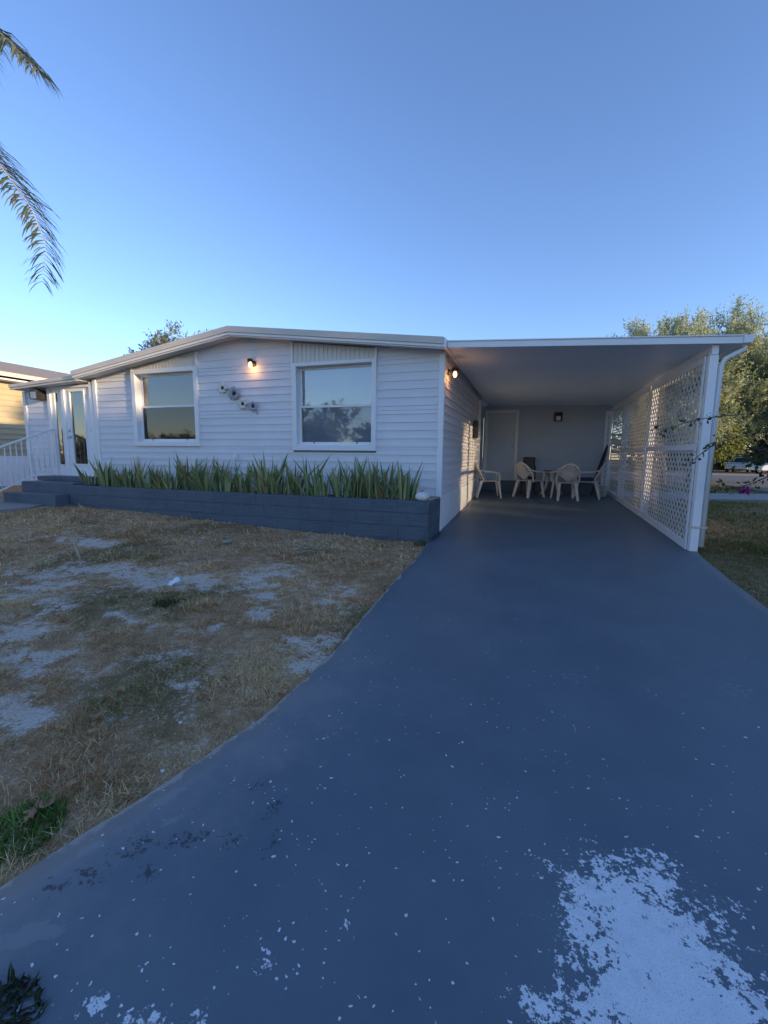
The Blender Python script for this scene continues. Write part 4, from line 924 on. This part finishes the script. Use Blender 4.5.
fp = np.array([(2.50, 6.29, .885), (2.47, 6.31, .90), (2.53, 6.28, .90), (2.8, 6.4, 1.08), (3.3, 6.8, 1.9), (3.6, 7., 2.1)])
V, F, C = foliage(fp, .035, 90, .042, [(.35, .03, .26), (.42, .05, .34), (.28, .02, .22)], up=0, aspect=.8); np_mesh('flowers', V, F, M['leaf'], bg, colors=C)
MB().tube([(4.3, 6.95, -.05), (4.3, 6.95, .5), (4.1, 6.9, 1.1)], [.05, .04, .03], 8).build('trunk', M['bark'], bg, smooth=True)

# palm whose fronds hang into the picture at the upper left
pm = thing('palm_tree', 'palm with drooping feathery fronds at the upper left', 'palm tree', (-11.2, 5.2, .15))
MB().tube([(-11.2, 5.2, .1), (-11.22, 5.2, 2), (-11.18, 5.15, 4.5), (-11.0, 5.1, 6.7)], [.2, .16, .14, .13], 14).build('trunk', M['palmbark'], pm, smooth=True)
def frond(pts, ll, n=64, droop=.55):
    q = resample(pts, n); o = MB(); o.tube([tuple(p) for p in q[::4]], list(np.linspace(.022, .004, len(q[::4]))), 6); Vs = []; Fs = []; Cs = []
    for i in range(5, n):
        t = i/(n-1); d = q[min(i+1, n-1)]-q[i-1]; d /= np.linalg.norm(d); s = np.cross(d, [0, 0, 1.]); ns = np.linalg.norm(s); s = s/ns if ns > .1 else np.array([0, 1., 0])
        for sg in (-1, -1, 1, 1):
            L = ll*(math.sin(min(1, .25+t*1.1)*PI*.62+.3))*rng.uniform(.6, 1.15)*(1-.45*max(0, t-.7)/.3); v = d*rng.uniform(.45, .75)+s*sg*rng.uniform(.5, .95)+np.array([0, 0, rng.uniform(-.15, .35)])
            v /= np.linalg.norm(v); v2 = v+np.array([0, 0, -droop*rng.uniform(.6, 1.6)]); v2 /= np.linalg.norm(v2); v3 = v2+np.array([0, 0, -droop]); v3 /= np.linalg.norm(v3)
            w = np.cross(v, [.3, .5, 1.]); w /= np.linalg.norm(w); w *= .0125*rng.uniform(.7, 1.3)
            p0 = q[i]; p1 = p0+v*L*.35; p2 = p1+v2*L*.35; p3 = p2+v3*L*.3; b = len(Vs)
            Vs += [p0-w*.5, p0+w*.5, p1-w, p1+w, p2-w*.8, p2+w*.8, p3-w*.1, p3+w*.1]; Fs += [(b, b+1, b+3, b+2), (b+2, b+3, b+5, b+4), (b+4, b+5, b+7, b+6)]
            c = np.array(random.choice([(.09, .125, .095), (.125, .16, .12), (.17, .185, .13), (.07, .10, .08)]))*rng.uniform(.7, 1.3); Cs += [c]*8
    r = o.build('frond', M['wood'], pm, smooth=True); np_mesh('leaflets', Vs, Fs, M['leaf'], r, colors=np.array(Cs))
K = np.array((-11.0, 5.1, 6.75))
frond([K, (-9.9, 5.0, 7.15), (-8.95, 5, 6.55), (-8.12, 5, 5.70), (-7.52, 5, 5.0), (-7.27, 5, 4.42), (-7.42, 5, 3.92)], .74, 100, .42)
frond([K, (-9.9, 5, 7.6), (-8.9, 5, 7.85), (-8.0, 5, 7.60), (-7.50, 5, 7.15), (-7.08, 5, 6.75)], .85, 90, .8)
for a in (150, 180, 210, 240, 265):
    c, s = math.cos(rad(a)), math.sin(rad(a)); k = rng.uniform(.6, 1.)
    frond([K, K+np.array((c*.9, s*.9, .6*k)), K+np.array((c*1.9, s*1.9, .3*k-.1)), K+np.array((c*2.6, s*2.6, -.9)), K+np.array((c*2.8, s*2.8, -2.))], .45, 40)

# ------------------------------------------------------------------ neighbour's house and far cars
nb = thing('neighbor_house', "neighbour's cream house with brown shingle roof, lit by low sun", 'house', (-17, 12, .1))
NX = -15.5
mb = MB(); siding(mb, lambda u, z, o: (NX+o, u, z), 5., 20., 1.13, 3.40, [(7.6, 8.72, 1.82, 3.0)], e=.17, lap=.03); mb.build('wall', M['neighbor'], nb)
MB().box(-24, NX-.02, 5.02, 19.9, .0, 3.4).build('wall_core', M['neighbor'], nb)
MB().box(NX-.01, NX+.01, 5., 20, .1, 1.128).build('skirting', M['skirt'], nb)
w = MB()
for q in ((8.64, 8.76, 1.74, 3.08), (7.56, 7.7, 1.74, 3.08), (7.7, 8.64, 1.74, 1.88), (7.7, 8.64, 2.94, 3.08)): w.box(NX-.01, NX+.035, q[0], q[1], q[2], q[3])
w = w.build('window', M['trim'], nb, bevel=.006); MB().box(NX-.015, NX-.01, 7.7, 8.64, 1.88, 2.94).build('pane', M['carglass'], w)
mb = MB(); mb.add([(x, y, z) for x, z in ((NX+.45, 3.50), (-19.5, 4.55), (-24.5, 3.5)) for y in (4.6, 20.4)]+[(x, y, z) for x, z in ((NX+.45, 3.64), (-19.5, 4.70), (-24.5, 3.64)) for y in (4.6, 20.4)], [(0, 1, 3, 2), (2, 3, 5, 4), (6, 8, 9, 7), (8, 10, 11, 9), (0, 6, 7, 1), (4, 5, 11, 10), (0, 2, 8, 6), (2, 4, 10, 8), (1, 7, 9, 3), (3, 9, 11, 5)]); mb.build('roof', M['nroof'], nb)
MB().box(NX+.452, NX+.48, 4.6, 20.4, 3.50, 3.62).build('fascia', M['fascia'], nb); MB().box(NX+.0, NX+.45, 4.7, 20.3, 3.40, 3.44).build('soffit', M['trim'], nb)

def car(label, loc, rz, paint, L=4.5, H=1.5, W=1.8):
    t = thing('parked_car', label, 'car', (0, 0, 0), 'cars parked across the road')
    k = L/4.5; prof = [(-2.2, .32), (-2.25, .62), (-2.15, .86), (-1.95, .92), (-1.35, H), (.35, H), (1.05, .98), (2.0, .84), (2.22, .66), (2.25, .34)]
    prof = [(u*k, v) for u, v in prof]; mb = MB(); n = len(prof)
    vs = []
    for s in (-1, 1):
        for u, v in prof: vs.append((u, s*W/2*(1 if v < 1 else .80), v))
    mb.add(vs, [tuple(range(n)), tuple(range(2*n-1, n-1, -1))]+[(i, i+n, (i+1) % n+n, (i+1) % n) for i in range(n)]); mb.build('body', M[paint], t, bevel=.05, seg=3)
    for s in (-1, 1):
        pts = [(-1.65*k, .98), (-1.22*k, H-.09), (.28*k, H-.09), (.86*k, .99)]
        MB().add([(u, s*(W/2*(1-.2*(v-.92)/(H-.92))+.012), v) for u, v in pts], [(0, 1, 2, 3)]).build('side_window', M['carglass'], t)
    for a, b_, nm in (((.42*k, H-.06), (1.0*k, 1.01), 'windscreen'), ((-1.42*k, H-.06), (-1.9*k, .98), 'rear_window')):
        s_ = .02 if nm == 'windscreen' else -.02
        MB().add([(a[0]+s_, -.66, a[1]+.012), (a[0]+s_, .66, a[1]+.012), (b_[0]+s_, .78, b_[1]+.012), (b_[0]+s_, -.78, b_[1]+.012)], [(0, 1, 2, 3)]).build(nm, M['carglass'], t)
    for u in (-1.38*k, 1.38*k):
        for s in (-1, 1):
            T = Matrix.Rotation(rad(90), 4, 'X'); wh = MB().lathe([(.30, -.10), (.33, -.08), (.33, .08), (.30, .10)], (u, s*(W/2-.08), .33), 20, T).build('wheel', M['tyre'], t)
            MB().lathe([(.19, -.115), (.2, -.1), (.2, .1), (.19, .115)], (u, s*(W/2-.08), .33), 14, T).build('rim', M['steel'], wh)
    for s in (-1, 1): MB().box(2.18*k, 2.27*k, s*.62-.17, s*.62+.17, .64, .76).build('headlight', M['lampglass'], t, bevel=.02)
    t.location = loc; t.rotation_euler.z = rad(rz); return t
car('white car facing the road, farther left of the two parked cars', (21.0, 54.5, 0), -120, 'carwhite', 4.6, 1.55)
car('white car at the right picture edge, parked across the road', (21.9, 48.6, 0), -170, 'carwhite', 4.6, 1.5)

# ------------------------------------------------------------------ light, sky, camera
SUN_EL, SUN_AZ = 8.6, 102.0        # degrees; azimuth clockwise from +Y
w = bpy.data.worlds.new('World'); SC.world = w; w.use_nodes = True; nt = w.node_tree
sky = nt.nodes.new('ShaderNodeTexSky'); sky.sky_type = 'NISHITA'; sky.sun_disc = False
sky.sun_elevation = rad(SUN_EL); sky.sun_rotation = rad(SUN_AZ); sky.air_density = 1.0; sky.dust_density = 0.0; sky.ozone_density = 3.2
bgn = nt.nodes['Background']; bgn.inputs['Strength'].default_value = .15; 
wb = nt.nodes.new('ShaderNodeMix'); wb.data_type = 'RGBA'; wb.blend_type = 'MULTIPLY'; wb.inputs[0].default_value = 1; wb.inputs[7].default_value = (.96, .855, .965, 1)   # cool white balance of dusk
nt.links.new(sky.outputs['Color'], wb.inputs[6]); nt.links.new(wb.outputs[2], bgn.inputs['Color'])
sd = Vector((math.sin(rad(SUN_AZ))*math.cos(rad(SUN_EL)), math.cos(rad(SUN_AZ))*math.cos(rad(SUN_EL)), math.sin(rad(SUN_EL))))
li = bpy.data.lights.new('sun', 'SUN'); li.energy = 2.7; li.angle = rad(.55); li.color = (1., .74, .44)
so = bpy.data.objects.new('sun', li); COL.objects.link(so); so.rotation_euler = sd.to_track_quat('Z', 'Y').to_euler(); so.location = sd*60

R_ = Vector((.94675749, .32174293, .01147835)); D_ = Vector((.05277226, -.11991912, -.9913801)); F_ = Vector((-.31759306, .93920227, -.13051342))
cam = bpy.data.cameras.new('camera'); co = bpy.data.objects.new('camera', cam); COL.objects.link(co)
mw = Matrix((R_, -D_, -F_)).transposed().to_4x4(); mw.translation = (0, 0, 1.25); co.matrix_world = mw
cam.sensor_fit = 'VERTICAL'; cam.sensor_height = 36.; cam.lens = 425.3*36/1024; cam.clip_start = .05; cam.clip_end = 2000
SC.camera = co
SC.view_settings.view_transform = 'Standard'; SC.view_settings.look = 'None'; SC.view_settings.exposure = 1.46; SC.view_settings.gamma = 1
SC.cycles.max_bounces = 8; SC.cycles.transparent_max_bounces = 12
try: SC.cycles.use_denoising = True
except Exception: pass
